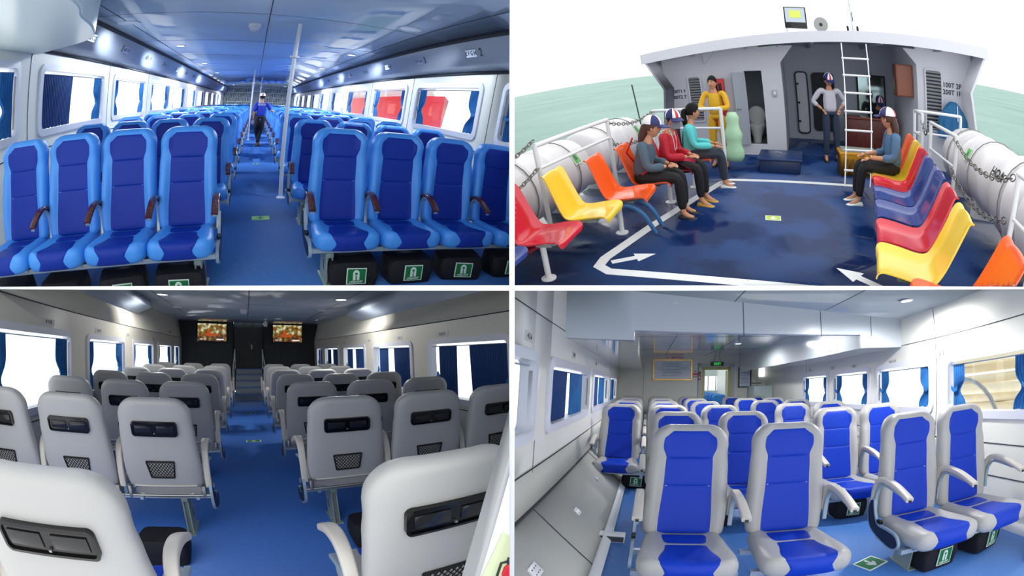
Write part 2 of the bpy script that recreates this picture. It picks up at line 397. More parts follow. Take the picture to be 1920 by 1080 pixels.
def seat(kind, left_arm=True, right_arm=False, fair_l=False, fair_r=False, leg=None, back_detail=False):
    """kind: blue cabin / white cabin / grey cabin"""
    st = dict(blue=SeatShape(.250, depth=.55), white=SeatShape(.318, zs=.35, zt=1.16, lean=.15, depth=.70), grey=SeatShape(.322, zs=.48, zt=1.165, lean=.20, depth=.56))[kind]
    shell = dict(blue=M_lblue, white=M_grey, grey=M_grey)[kind]; pad = dict(blue=M_dblue, white=M_rblue, grey=M_rblue)[kind]
    t = thing('passenger_seat', None, 'seat')
    st.backrest().build('backrest', shell, t, smooth=60)
    if kind != 'grey':
        st.pad(.703, .945, lambda v: interp(v, [(.70, .59), (.80, .68), (.88, .68), (.945, .50)])).build('headrest_cushion', pad, t, smooth=50)
        st.pad(.452, .7025, lambda v: .59).build('upper_back_cushion', pad, t, smooth=50)
        st.pad(.02, .4515, lambda v: interp(v, [(0, .64), (.45, .59)])).build('lower_back_cushion', pad, t, smooth=50)
    st.cushion().build('seat_cushion', shell, t, smooth=60)
    st.cushion_pad().build('seat_inlay', pad, t, smooth=50)
    hw = st.hw; xa = hw+(.008 if kind == 'blue' else .035)
    b = MB(); zf = st.zs-.15
    for y in (-.12, -.40*st.depth/.56): b.box(-xa, xa, y-.02, y+.02, zf, zf+.035)
    b.box(-hw*.8, -hw*.8+.03, -st.depth*.8, 0, zf+.02, zf+.05); b.box(hw*.8-.03, hw*.8, -st.depth*.8, 0, zf+.02, zf+.05)
    b.build('seat_frame', M_alu, t)
    style = 'wood' if kind == 'blue' else 'pad'
    dz = .12 if kind == 'grey' else 0.
    if left_arm: arm_parts(t, -xa, style, st.depth, dz)
    if right_arm: arm_parts(t, xa, style, st.depth, dz)
    if fair_l: kidney(t, -xa-.012, st.depth, -1)
    if fair_r: kidney(t, xa+.012, st.depth, 1)
    for lx in (leg or []):
        m = MB(); x = lx
        m.box(x-.028, x-.016, -.40, -.14, .0, zf+.01); m.box(x+.016, x+.028, -.40, -.14, 0, zf+.01); m.box(x-.018, x+.018, -.36, -.18, 0, zf)
        m.box(x-.045, x+.045, -.43, -.10, 0, .008); m.rbox(x-.03, x+.03, -.42, -.12, zf-.04, zf+.0, .008)
        lg = m.build('leg', M_greenleg, t)
        MB().prism([(-.30+.012*math.cos(a*PI/6), .14+(.03 if math.sin(a*PI/6) > 0 else -.03)+.012*math.sin(a*PI/6)) for a in range(12)], 0, x-.030, x+.030).build('leg_slot', M_black, lg)
    if back_detail:
        z0, z1 = .90, .985; zc = (z0+z1)/2; hwr = .185
        def by(z, dx=0): return st.back(z, dx/st.W(z))
        sl = (by(z1)-by(z0))/(z1-z0); R = T(0, by(zc)+.010, zc) @ Euler((-math.atan(sl), 0, 0)).to_matrix().to_4x4()
        def rr(w, h, r, n=6):
            P = []
            for cx, cz, a0 in ((w-r, h-r, 0), (-w+r, h-r, 90), (-w+r, -h+r, 180), (w-r, -h+r, 270)):
                for k in range(n+1): a = math.radians(a0+90*k/n); P.append((cx+r*math.cos(a), cz+r*math.sin(a)))
            return P
        m = MB(); A = rr(hwr, .056, .026); Bq = rr(hwr-.012, .045, .018)
        ring = [[(R @ Vector((x, -.02, z))) for x, z in A], [(R @ Vector((x, .008, z))) for x, z in A], [(R @ Vector((x, .010, z))) for x, z in Bq], [(R @ Vector((x, .001, z))) for x, z in Bq]]
        m.grid(ring, 0, close_v=True); n = len(A); m.f += [tuple(3*n+k for k in range(n)), tuple(range(n-1, -1, -1))]; m.m += [0, 0]
        tr = m.build('magazine_recess', M_black, t)
        m2 = MB(); m2.rbox(-.155, -.02, -.002, .007, -.026, .028, .003, M=R); m2.rbox(.02, .155, -.002, .007, -.026, .028, .003, M=R)
        m2.build('recess_flap', mat('smoked_plastic', S(30, 31, 34), .15), tr)
        MB().rbox(-.006, .006, .0, .012, -.036, -.026, .002, M=R).build('recess_catch', M_steel, tr)
        # net pocket
        q0, q1 = .56, .69; m = MB(); pts = [(-.115, q1), (.115, q1), (.095, q0), (-.095, q0)]
        def on(x, z, o=.006): return Vector((x, by(z, x)+o, z))
        ed = []
        for (xa_, za), (xb, zb) in zip(pts, pts[1:]+pts[:1]):
            m.tube([on(xa_+(xb-xa_)*k/6, za+(zb-za)*k/6) for k in range(7)], .0065, 6)
        pk = m.build('net_pocket', M_net, t); n2 = MB()
        for d in (-1, 1):
            for c in range(-9, 10):
                seg = []
                for k in range(13):
                    v = k/12; z = q0+(q1-q0)*v; half = .095+.02*v; x = c*.026+d*(v-.5)*.145*.8
                    if abs(x) < half: seg.append(on(x, z, .004))
                if len(seg) > 1: n2.tube(seg, .0030, 3, cap=False)
        n2.build('pocket_netting', M_net, pk)
        # fabric hem and bare hinge bar below the shell
        m = MB(); m.sweep([(x, by(st.zs+.01, x)+.003, st.zs+.006) for x in [-hw*.82+hw*1.64*k/10 for k in range(11)]], .012, .012, side=Vector((0, 0, 1)))
        m.build('shell_hem', M_cream, t)
        m = MB(); m.tube([(-xa, .055, st.zs-.075), (xa, .055, st.zs-.075)], .011, 8); m.tube([(-hw*.7, .05, st.zs-.06), (-hw*.5, .05, st.zs-.075), (hw*.5, .05, st.zs-.075), (hw*.7, .05, st.zs-.06)], .007, 6)
        for sx in (-1, 1): m.rbox(sx*(hw-.01)-.014, sx*(hw-.01)+.014, .0, .07, st.zs-.09, st.zs, .004)
        m.build('hinge_bar', M_steel, t)
    return remember(t)
def simple_seat(proto, name='passenger_seat'):
    """the same seat as one mesh, for rows too far off to show parts"""
    b = bmesh.new(); mats = []
    def rec(o):
        if o.type == 'MESH':
            t = bmesh.new(); t.from_mesh(o.data); off = []
            for m in o.data.materials:
                if m not in mats: mats.append(m)
            idx = [mats.index(m) for m in o.data.materials]
            for f in t.faces: f.material_index = idx[f.material_index]
            me = bpy.data.meshes.new('x'); t.to_mesh(me); t.free(); b.from_mesh(me); bpy.data.meshes.remove(me)
        for k in KIDS[o.name]: rec(k)
    rec(proto); me = bpy.data.meshes.new(name); b.to_mesh(me); b.free()
    for m in mats: me.materials.append(m)
    o = bpy.data.objects.new(name, me); COL.objects.link(o); o['_hall'] = CUR[0]; tag(o, None, 'seat'); KIDS[o.name] = []
    return o
def jacket_bag():
    """black cloth bag with a life jacket label, standing under a seat; faces -y"""
    t = thing('life_jacket_bag', None, 'bag'); w, h = .20, .205
    P = []
    for i in range(7):
        z = .012+(h-.012)*i/6; row = []; e = .92+.08*math.sin(PI*i/6)
        for k in range(28):
            a = 2*PI*k/28; c, d = math.cos(a), math.sin(a)
            x = w*e*math.copysign(abs(c)**.28, c)*(1+.015*math.sin(5*a+i)); y = .14*e*math.copysign(abs(d)**.3, d)*(1+.03*math.sin(4*a+2*i))
            row.append((x, y, z+.006*math.sin(3*a)*(i == 6)))
        P.append(row)
    m = MB(); m.grid(P, 0, close_v=True); n = 28; m.f += [tuple(range(n-1, -1, -1)), tuple(6*n+k for k in range(n))]; m.m += [0, 0]
    m.build('bag_body', M_bag, t, smooth=50)
    yb = -.152
    l = MB(); l.prism([(-.078, .048), (.080, .044), (.084, .172), (-.074, .178)], 1, yb-.002, yb+.006); lb = l.build('label', M_signwhite, t)
    l = MB(); l.prism([(-.070, .054), (.072, .050), (.076, .166), (-.066, .171)], 1, yb-.0035, yb-.002); l.build('label_face', M_signgreen, lb)
    l = MB(); O = [(-.026, .08), (-.026, .135)]+[(.026*math.cos(math.radians(a)), .135+.026*math.sin(math.radians(a))) for a in range(170, 0, -20)]+[(.026, .135), (.026, .08), (.005, .08), (.005, .118), (-.005, .118), (-.005, .08)]
    l.prism(O, 1, yb-.005, yb-.0034); l.build('jacket_mark', M_signwhite, lb)
    lettering('label_words', 'LIFEJACKET', .021, M_signwhite, lb, T(0, yb-.0045, .066, rx=PI/2))
    MB().prism([(.012*math.cos(a*PI/6), .132+.010*math.sin(a*PI/6)) for a in range(12)], 1, yb-.006, yb-.0048).build('jacket_mark', M_signgreen, lb)
    return remember(t)
# ================================================================== windows, curtains, walls
def rrect(w0, w1, z0, z1, r, n=5):
    P = []
    for cx, cz, a0 in ((w1-r, z1-r, 0), (w0+r, z1-r, 90), (w0+r, z0+r, 180), (w1-r, z0+r, 270)):
        for k in range(n+1): a = math.radians(a0+90*k/n); P.append((cx+r*math.cos(a), cz+r*math.sin(a)))
    return P
WN = [0]
def window(x, sgn, y0, y1, z0, z1, rail=True):
    """window in a side wall at x (sgn = outward direction): surround, deep reveal, pane, curtain rail"""
    WN[0] += 1
    m = MB(); t = .10; o = .05; r = min(.07, (y1-y0)*.2)
    A = rrect(y0-.075, y1+.075, z0-.075, z1+.075, r+.04); B = rrect(y0, y1, z0, z1, r)
    def ring(P, xx): return [(xx, p[0], p[1]) for p in P]
    m.grid([ring(A, x+sgn*.005), ring(A, x-sgn*.022), ring(B, x-sgn*.030), ring(B, x+sgn*(t)), ring(A, x+sgn*(t))], 0, close_v=True)
    f = m.build('window_%d' % WN[0], M_frame); f['kind'] = 'structure'
    MB().box(x+sgn*(t-.012), x+sgn*(t-.006), y0-.02, y1+.02, z0-.02, z1+.02).build('pane', glass_mat(), f)
    if rail: MB().tube([(x+sgn*.03, y0+.01, z1-.035), (x+sgn*.03, y1-.01, z1-.035)], .007, 6).build('curtain_rail', M_alu, f)
    return f
def wall_with_holes(x, y0, y1, z0, z1, holes, mb=None, th=.03, sgn=1):
    """flat wall in the plane x with rectangular holes [(ya,yb,za,zb)] (ordered along y)"""
    m = mb or MB(); ys = y0
    for ya, yb, za, zb in sorted(holes):
        m.box(x, x+sgn*th, ys, ya, z0, z1); m.box(x, x+sgn*th, ya, yb, z0, za); m.box(x, x+sgn*th, ya, yb, zb, z1); ys = yb
    m.box(x, x+sgn*th, ys, y1, z0, z1); return m
def curtain_mesh(width, height, tied, flip=1, pleat=.05, hang=0.):
    """hangs from z=0 down, spans +y from 0 (flip mirrors); tied: waist drawn toward the y=0 edge"""
    P = []; nz, nw = 16, max(10, int(width/pleat*6))
    for i in range(nz+1):
        v = i/nz; z = -height*v
        if tied: wv = width*(1-.45*math.exp(-((v-.60)/.16)**2))*(.85+.15*v) ; off = hang*math.exp(-((v-.58)/.2)**2)
        else: wv = width*(1-.06*v); off = 0
        row = []
        for k in range(nw+1):
            u = k/nw; y = off+u*wv; x = .014*math.sin(u*width/pleat*2*PI)*(.5+.5*v if not tied else .8)
            zz = z-(.012*abs(math.sin(u*width/.035*PI)) if i == nz else 0)
            row.append((x, flip*y, zz))
        P.append(row)
    m = MB(); m.grid(P, 0); B = [[(x+.005, y, z) for x, y, z in r] for r in P]; o = len(m.v); m.grid(B, 0)
    nu1 = nw+1; L = len(P); loop = list(range(nu1))+[i*nu1+nw for i in range(1, L)]+[(L-1)*nu1+k for k in range(nw-1, -1, -1)]+[i*nu1 for i in range(L-2, 0, -1)]
    for a, b in zip(loop, loop[1:]+loop[:1]): m.f.append((a, b, b+o, a+o)); m.m.append(0)
    return m
def curtain(x, sgn, yedge, width, height, ztop, flip, tied, label, group, m_=None):
    t = thing('curtain', label, 'curtain', T(x+sgn*.03, yedge, ztop), group)
    curtain_mesh(width, height, tied, flip).build('curtain_cloth', m_ or M_curt, t, smooth=60)
    zt = -height*.58 if tied else -height*.62
    b = MB(); yy = width*.20 if tied else .02
    if tied: b.sweep([(-.03, flip*(-.01), zt+.03), (-.035, flip*yy, zt-.005), (-.03, flip*(width*.42), zt+.02)], .045, .012, side=Vector((0, 0, 1)))
    else: b.prism([(flip*-.02, zt+.07), (flip*.05, zt), (flip*-.05, zt-.08), (flip*-.09, zt-.06)], 0, -.03, -.018)
    b.build('tie_band', M_curt, t); return remember(t)
LAMP = dict(blue=12., grey=4.5, white=7.5)
def downlight(x, y, z, r=.07, lit=True, power=12, label='', group=None, dirz=-1):
    power *= LAMP[CUR[0]]
    t = thing('ceiling_light', label, 'light', T(x, y, z), group)
    MB().lathe([(r*.8, 0), (r, -.002), (r, -.010), (r*.82, -.014), (r*.80, -.004)], n=24).build('trim_ring', M_white, t)
    MB().lathe([(r*.79, -.003), (r*.79, -.008), (r*.5, -.012), (.001, -.013)], n=24).build('diffuser', M_lamp if lit else M_frame, t)
    if power:
        ld = bpy.data.lights.new('lamp', 'SPOT'); ld.energy = power; ld.color = (.86, .93, 1.) if CUR[0] == 'blue' else (1., .98, .95); ld.spot_size = math.radians(178); ld.spot_blend = .35; ld.shadow_soft_size = r*.8
        lo = bpy.data.objects.new('lamp', ld); COL.objects.link(lo); lo.parent = t; lo.location = (0, 0, -.03); lo['_hall'] = CUR[0]
    return t
def sprinkler(x, y, z, label, s=1.):
    t = thing('smoke_detector', label, 'smoke detector', T(x, y, z))
    MB().lathe([(.075*s, 0), (.078*s, -.03*s), (.06*s, -.045*s)], n=24).build('base', M_white, t)
    MB().lathe([(.055*s, -.04*s), (.058*s, -.07*s), (.04*s, -.085*s), (.005, -.088*s)], n=24).build('sensor_cap', M_frame, t)
    return t
def floor_sign(x, y, rz, w, h, label, style='arrow', zz=.002, M=None, face=None, mark=None):
    t = thing('floor_sign', label, 'sign', M or T(x, y, 0, rz))
    MB().box(-w/2, w/2, -h/2, h/2, zz, zz+.002).build('sign_border', M_signwhite if mark is None else mark, t)
    MB().box(-w*.44, w*.44, -h*.42, h*.42, zz+.002, zz+.003).build('sign_face', face or M_signgreen, t)
    a = h*.34
    m = MB(); m.prism([(-.07*h, a), (.07*h, a), (.07*h, -.02*h), (.24*h, .12*h), (.24*h, -.06*h), (0, -a), (-.24*h, -.06*h), (-.24*h, .12*h), (-.07*h, -.02*h)], 2, zz+.003, zz+.004)
    m.build('arrow', M_signwhite if mark is None else M_signgreen, t)
    return t
ORD = ['front', 'second', 'third', 'fourth', 'fifth', 'sixth', 'seventh', 'eighth', 'ninth', 'tenth', 'eleventh', 'twelfth', 'thirteenth', 'fourteenth', 'fifteenth', 'sixteenth', 'seventeenth', 'eighteenth']
# ================================================================== BLUE CABIN (long, facing rows of two-tone blue seats)
CUR[0] = 'blue'
BW, BC, BE = (-2.73, 2.81), 2.47, 34.2
struct('floor', MB().box(-2.9, 2.95, .3, BE, -.05, 0), M_floor)
m = MB().box(-2.45, 2.55, .2, BE, BC, BC+.05); struct('ceiling', m, M_ceilb)
m = MB()
for x in (-2.05, 0.0, 2.05): m.box(x-.006, x+.006, .5, BE, BC-.003, BC)
for k in range(0, 12): y = 5.6+k*2.6; m.box(-2.4, 2.5, y-.004, y+.004, BC-.003, BC)
struct('trim_1', m, M_seam)
wins = [(2.07+2.889*k, 2.07+2.889*k+2.26, 1.175, 1.828) for k in range(0, 11)]
for sgn, x, nm in ((-1, BW[0], 'left'), (1, BW[1], 'right')):
    ww_ = [(max(.35, a), b, c, d) for a, b, c, d in wins ]
    m = wall_with_holes(x, .3, BE, 0, 2.05, ww_, sgn=sgn); struct('wall_'+nm, m, M_wall)
    m = MB()
    for a, b, c, d in ww_: m.box(x-sgn*.004, x, b+.30, b+.312, .85, 2.02)
    m.box(x-sgn*.004, x, .3, BE, .96, .972); m.box(x-sgn*.02, x, .3, BE, 2.02, 2.05)
    struct('trim_2', m, M_seam)
    xi = x-sgn*.17; xj = x-sgn*.33
    m = MB().prism([(x, 2.05), (xi, 2.12), (xj, BC-.06), (xj, BC), (x, BC)], 1, .3, BE); struct('trim_3', m, mat('cornice_panel', S(186, 198, 216), .3))
    m = MB().prism([(xj, BC-.062), (xj-sgn*.012, BC-.055), (xj-sgn*.012, BC), (xj, BC)], 1, .3, BE); struct('trim_4', m, M_seam)
    grp_c = 'curtains along the %s windows of the blue cabin' % nm
    for k, (a, b, c, d) in enumerate(ww_):
        window(x, sgn, a, b, c, d)
        where = ('%s %s window of the blue cabin' % (ORD[k+0] if k else 'nearest', nm))
        tw = .34
        wide = (sgn < 0 and k == 1)
        curtain(x, sgn, a+.03, 1.0 if wide else tw, d-c-.05, d-.035, 1, not wide, 'navy curtain at near edge of %s' % where, grp_c, M_curtd if wide else None)
        curtain(x, sgn, b-.03, tw, d-c-.05, d-.035, -1, True, 'navy curtain at far edge of %s' % where, grp_c)
# row lettering on the cornice
def cornice_sign(side, y, num, letters, size, label):
    sgn = -1 if side == 'left' else 1; x = BW[0] if sgn < 0 else BW[1]
    xi, xj = x-sgn*.17, x-sgn*.33; cx, cz = (xi+xj)/2-sgn*.012, (2.12+BC-.06)/2-.01
    up = Vector((xj-xi, 0, BC-.06-2.12)).normalized(); nz_ = Vector((-sgn*up.z, 0, -abs(up.x))); X_ = up.cross(nz_); M = basis((cx, y, cz), X_, up, nz_)
    t = thing('row_sign', label, 'sign', M, 'row number signs on the cornice')
    q_ = 1 if sgn > 0 else -1; MB().box(min(q_*-.30, q_*-.02)*size, max(q_*-.30, q_*-.02)*size, -.05*size, .05*size, -.004, -.001).build('plate', mat('plate_grey', S(205, 212, 224), .4), t)
    lettering('row_number', num, .15*size, M_ink, t, T(q_*.10*size, 0, .001))
    lettering('seat_letters', letters, .085*size, M_ink, t, T(-q_*.16*size, 0, .001))
for k in range(7):
    y = 5.7+1.714*k; n = ['nearest', 'second', 'third', 'fourth', 'fifth', 'sixth', 'seventh'][k]
    cornice_sign('left', y, str(k+2), 'A B C D', 1., 'row number %d with letters A B C D on left cornice, %s sign' % (k+2, n))
    cornice_sign('right', y-.9+.1*k, str(k+2), 'E F G H', 1., 'row number %d with letters E F G H on right cornice, %s sign' % (k+2, n))
# end wall with fretwork screens
struct('wall_back', MB().box(-2.9, 3, BE, BE+.1, 0, BC+.1), mat('end_wall', S(190, 198, 206), .5))
def fret(x0, x1, z0, z1, y, label):
    t = thing('lattice_screen', label, 'screen', T(0, y, 0)); m = MB(); th = .035; c = .36
    nx = max(1, round((x1-x0)/c)); nz_ = max(1, round((z1-z0)/c)); cx, cz = (x1-x0)/nx, (z1-z0)/nz_
    for i in range(nx+1): m.box(x0+i*cx-th/2, x0+i*cx+th/2, -.03, 0, z0, z1)
    for j in range(nz_+1): m.box(x0, x1, -.03, 0, z0+j*cz-th/2, z0+j*cz+th/2)
    for i in range(nx):
        for j in range(nz_):
            X, Z = x0+i*cx, z0+j*cz; f = (i+j) % 2
            for a, b, c_, d in ([(.25, .75, .75, .83), (.25, .33, .25, .83), (.25, .6, .25, .33), (.55, .62, .25, .55)] if f else [(.2, .8, .2, .28), (.72, .8, .2, .75), (.4, .8, .67, .75), (.4, .48, .42, .75)]):
                m.box(X+a*cx, X+b*cx, -.03, 0, Z+c_*cz, Z+d*cz)
    m.build('fretwork', mat('screen_cream', S(244, 248, 236), .5), t)
    MB().box(x0, x1, 0, .03, z0, z1).build('backing', mat('screen_back', S(110, 126, 134), .6), t)
fret(-2.7, -.45, 1.0, 2.4, BE-.06, 'cream fretwork lattice screen on the far wall, left of the aisle')
fret(.55, 2.75, 1.0, 2.4, BE-.06, 'cream fretwork lattice screen on the far wall, right of the aisle')
t = thing('far_doorway', 'pale doorway closing the far end of the blue cabin aisle', 'doorway', T(-.02, BE-.1, 0))
MB().box(-.42, -.36, -.06, .02, 0, 2.2).box(.40, .46, -.06, .02, 0, 2.2).box(-.42, .46, -.06, .02, 2.14, 2.2).build('door_frame', M_wall, t)
MB().box(-.36, .40, -.02, .0, 0, 2.14).build('door_panel', mat('door_grey', S(150, 158, 162), .5), t)
MB().tube([(.33, -.03, 1.0), (.33, -.06, 1.0), (.23, -.06, 1.0)], .01, 6).build('handle', M_steel, t)
# seats
BH = 1.7142; bY = 3.5105-.13; bs = .5111
inner = seat('blue', left_arm=False, right_arm=True); edgeL = seat('blue', False, True, fair_r=True, leg=[.12]); firstL = inner
edgeR = seat('blue', True, True, fair_l=True, leg=[-.12]); innerR = seat('blue', False, True); nolast = seat('blue', False, False)
simpleL, simpleI, simpleR = simple_seat(edgeL), simple_seat(inner), simple_seat(edgeR)
place_name = ['aisle seat', 'second seat from the aisle', 'third seat from the aisle', 'seat nearest the window']
used = set()
def put(proto, M, label, group):
    if proto.name not in used:
        used.add(proto.name); proto.matrix_world = HALL[CUR[0]] @ M; proto['_hall'] = CUR[0]; tag(proto, label, None, group); return proto
    return dup(proto, M, label, group)
for r in range(18):
    y = bY+BH*r
    for sd in ('left', 'right'):
        for c in range(4):
            x = (-.5266-bs*c) if sd == 'left' else (.7302+bs*c)
            if r < 6: p = (edgeL if c == 0 else inner) if sd == 'left' else (edgeR if c == 0 else innerR)
            else: p = (simpleL if c == 0 else simpleI) if sd == 'left' else (simpleR if c == 0 else simpleI)
            lab = '%s, %s row, %s side of the blue cabin' % (place_name[c], ORD[r] if r else 'front', sd)
            put(p, T(x, y, 0), 'two-tone blue '+lab if r < 6 else 'distant blue '+lab, 'two-tone blue seats in rows')
for p in (nolast,):
    for k in KIDS[p.name]: 
        for q in KIDS[k.name]: bpy.data.objects.remove(q)
        bpy.data.objects.remove(k)
    bpy.data.objects.remove(p)
bag = jacket_bag()
for i, (x, rz, sd, c) in enumerate([(-.56, .03, 'left', 'under the aisle seat'), (-1.03, .16, 'left', 'under the second seat from the aisle'), (-1.56, -.08, 'left', 'under the third seat from the aisle'), (-2.10, .05, 'left', 'under the window seat'),
                                 (.80, 0, 'right', 'under the aisle seat'), (1.27, .04, 'right', 'under the second seat from the aisle'), (1.76, -.12, 'right', 'under the third seat from the aisle'), (2.27, 0, 'right', 'under the window seat')]):
    put(bag, T(x, bY-.36, 0, rz), 'life jacket bag %s, front row, blue cabin %s side' % (c, sd), 'life jacket bags under the front blue row')
# poles
def pole(x, y, h, ring, label, r=.03, arm=None):
    t = thing('support_pole', label, 'pole', T(x, y, 0))
    MB().tube([(0, 0, 0), (0, 0, h)], r, 16).build('shaft', M_white, t)
    MB().lathe([(r*2.2, 0), (r*2.2, .012), (r*1.2, .03)], n=20).build('foot_flange', M_white, t)
    MB().lathe([(r, ring), (r*2.2, ring+.005), (r*2.2, ring+.03), (r, ring+.035)], n=20).build('collar', M_white, t)
    return t
pole(.45, 6.11, BC, 1.98, 'nearest white pole standing in the blue cabin aisle')
pole(-.19, 15.6, BC, 2.0, 'far white pole at the left edge of the aisle')
pole(.13, 20.2, BC, 2.0, 'farthest thin white pole beyond the standing person')
floor_sign(.13, 5.03, 0, .22, .17, 'pale green floor sticker with arrow in the blue cabin aisle', face=mat('lime_sticker', S(150, 200, 90), .4), mark=mat('lime_sticker', S(150, 200, 90)))
floor_sign(.12, 9.6, 0, .18, .12, 'small far floor sticker in the blue cabin aisle')
# ceiling items
sprinkler(-.19, 6.4, BC, 'white smoke detector on the blue cabin ceiling', 1.25)
G = 'round lights in the blue cabin ceiling'
downlight(-2.05, 6.2, BC, .17, False, 9, 'large unlit-looking round ceiling light with added lamp, near left of the blue cabin', G)  # both big discs look unlit; a lamp is added under each to brighten
downlight(1.78, 5.3, BC, .15, False, 9, 'large unlit-looking round ceiling light with added lamp, near right of the blue cabin', G)
for k, y in enumerate((9.0, 13.2, 17.5, 30.)):  # the last pair is added to brighten the end wall
    n = ['nearest', 'second', 'third', 'farthest'][k]
    downlight(-1.75, y, BC, .10, True, 25, 'small lit round ceiling light, %s in the left line' % n, G)
    downlight(1.85, y, BC, .10, True, 25, 'small lit round ceiling light, %s in the right line' % n, G)
t = thing('air_conditioner', 'white ceiling air conditioner housing, near left of the blue cabin', 'air conditioner')
O = spline([(-2.72, 4.75, 0), (-2.05, 4.42, 0), (-1.72, 4.1, 0), (-1.52, 3.6, 0), (-1.42, 3.1, 0), (-1.27, 2.6, 0), (-1.2, 1.2, 0)], 5)
O = [(p.x, p.y) for p in O]+[(-2.72, 1.2)]
MB().prism(O, 2, 2.0, BC-.001).build('housing', mat('warm_white_plastic', S(226, 240, 232), .35), t)
O2 = [(-1.9+(x+1.9)*.96, 3.+(y-3.)*.985) for x, y in O]
MB().prism(O2, 2, 1.985, 2.0).build('cover', mat('warm_white_plastic2', S(232, 244, 238), .3), t)
# what stands outside the right windows
t = thing('moored_boat', 'red and white boat moored outside the right windows of the blue cabin', 'boat', T(9., 29., .2) @ Matrix.Scale(1.6, 4))
P = []
for i in range(13):
    y = -6+i; k = abs(i-6)/6; hw_ = 1.5*(1-k**3); P.append([(-hw_, y, 1.1+.3*k*k), (-hw_*.75, y, 0), (0, y, -.4), (hw_*.75, y, 0), (hw_, y, 1.1+.3*k*k)])
m = MB(); m.grid(P, 0, close_v=True); m.build('hull', mat('red_hull', S(214, 40, 44), .4), t)
MB().rbox(-1., 1., -3, 3, 1.1, 2.3, .1).build('deckhouse', M_white, t)
m = MB()
for k in range(6): m.box(-1.01, 1.01, -2.7+k*.95, -2.1+k*.95, 1.5, 2.)
m.build('deckhouse_windows', M_navy, t)
m = MB()
for k in range(9): m.tube([(-1.3, -4+k, 1.2), (-1.3, -4+k, 2.0)], .025, 6)
m.tube([(-1.3, -4, 2.0), (-1.3, 4, 2.0)], .025, 6).build('railing', M_white, t)

# ================================================================== GREY CABIN (seats seen from behind)
CUR[0] = 'grey'
GX = (-2.55, 2.65); GE = 16.2; GC = 2.5
M_wallg = mat('cream_wall_panel2', S(226, 222, 208), .45)
struct('floor', MB().box(-2.8, 2.9, .3, GE, -.05, 0), mat('blue_vinyl_floor2', S(52, 104, 192), .35, noise=(9, S(70, 124, 210), (2, 26, 1))))
struct('ceiling', MB().box(-3, 3.1, .2, GE, GC, GC+.05), M_ceilg)
m = MB()
for x in (-1.9, .03, 1.95): m.box(x-.006, x+.006, .5, GE, GC-.003, GC)
for y in (9.6, 13.2): m.box(-2.6, 2.7, y-.004, y+.004, GC-.003, GC)
struct('trim_5', m, M_seam)
gw = [(3.64+2.74*k, 3.64+2.74*k+2.0, .85, 1.585) for k in range(0, 5)]; gw[4] = (14.4, 15.5, .85, 1.585)
gw = [(.9, 2.9, .85, 1.585)]+gw
for sgn, x, nm in ((-1, GX[0], 'left'), (1, GX[1], 'right')):
    struct('wall_'+nm, wall_with_holes(x, .3, GE, 0, 1.9, gw, sgn=sgn), M_wallg)
    struct('wall_'+nm, MB().prism([(x, 1.9), (x+sgn*.14, GC), (x+sgn*.17, GC), (x+sgn*.03, 1.9)], 1, .3, GE), M_wallg)
    m = MB().box(x-sgn*.004, x, .3, GE, 1.89, 1.902); m.box(x-sgn*.004, x, .3, GE, .70, .712)
    for y in (9.9, 12.3, 14.2): m.box(x-sgn*.002, x+sgn*.1, y, y+.008, 1.9, GC) if False else None
    struct('trim_6', m, M_seam)
    struct('trim_7', MB().prism([(x+sgn*.14, GC), (x-sgn*.26, GC), (x-sgn*.30, GC-.16), (x+sgn*.05, GC-.30), (x+sgn*.12, GC-.30)], 1, .3, 9.6), mat('soffit_grey', S(186, 198, 212), .3))
    grp = 'curtains along the %s windows of the grey cabin' % nm
    for k, (a, b, c, d) in enumerate(gw):
        window(x, sgn, a, b, c, d)
        near = ['nearest', 'second', 'third', 'fourth', 'fifth', 'farthest'][k]
        if sgn < 0:
            curtain(x, sgn, a+.03, .32, d-c-.05, d-.035, 1, True, 'blue tied curtain, near edge of %s left window, grey cabin' % near, grp)
            curtain(x, sgn, b-.05, .42, d-c-.05, d-.035, -1, True, 'blue tied curtain, far edge of %s left window, grey cabin' % near, grp)
        else:
            L = b-a
            curtain(x, sgn, a+.05, L*.42, d-c-.05, d-.035, 1, False, 'dark blue drawn curtain, near side of %s right window, grey cabin' % near, grp, M_curtd)
            curtain(x, sgn, b-.12*L, L*.26, d-c-.05, d-.035, -1, False, 'dark blue drawn curtain, far side of %s right window, grey cabin' % near, grp, M_curtd)
def wall_plate(x, sgn, y, z, txt, w, label, red=False):
    t = thing('seat_number_plate', label, 'sign', T(x-sgn*.003, y, z, PI/2 if sgn < 0 else -PI/2))
    MB().box(-w/2, w/2, -.003, .003, -.035, .035).build('plate', mat('plate_white', S(214, 214, 210), .4), t)
    lettering('lettering', txt, .052 if not red else .06, M_red if red else M_ink, t, T(0, -.004, 0, rx=PI/2)); return t
for sgn, lst in ((-1, [(4.94, '18 19 20'), (6.88, '15 16 17'), (8.72, '12 13'), (11.2, '9 10')]), (1, [(5.22, '15 16 17'), (6.9, '12 13'), (8.76, '9 10'), (11.14, '6 7')])):
    for k, (y, tx) in enumerate(lst):
        wall_plate(GX[0] if sgn < 0 else GX[1], sgn, y, 1.72, tx, .36 if len(tx) > 6 else .26, '%s seat number plate on the %s wall of the grey cabin' % (['nearest visible', 'second visible', 'third visible', 'farthest labelled'][k], 'left' if sgn < 0 else 'right'))
wall_plate(GX[0], -1, 13.75, 2.0, 'NO SMOKING', .5, 'small red no smoking sign high on the left wall of the grey cabin', True)
M_dark = mat('charcoal_wall', S(44, 52, 56), .5)
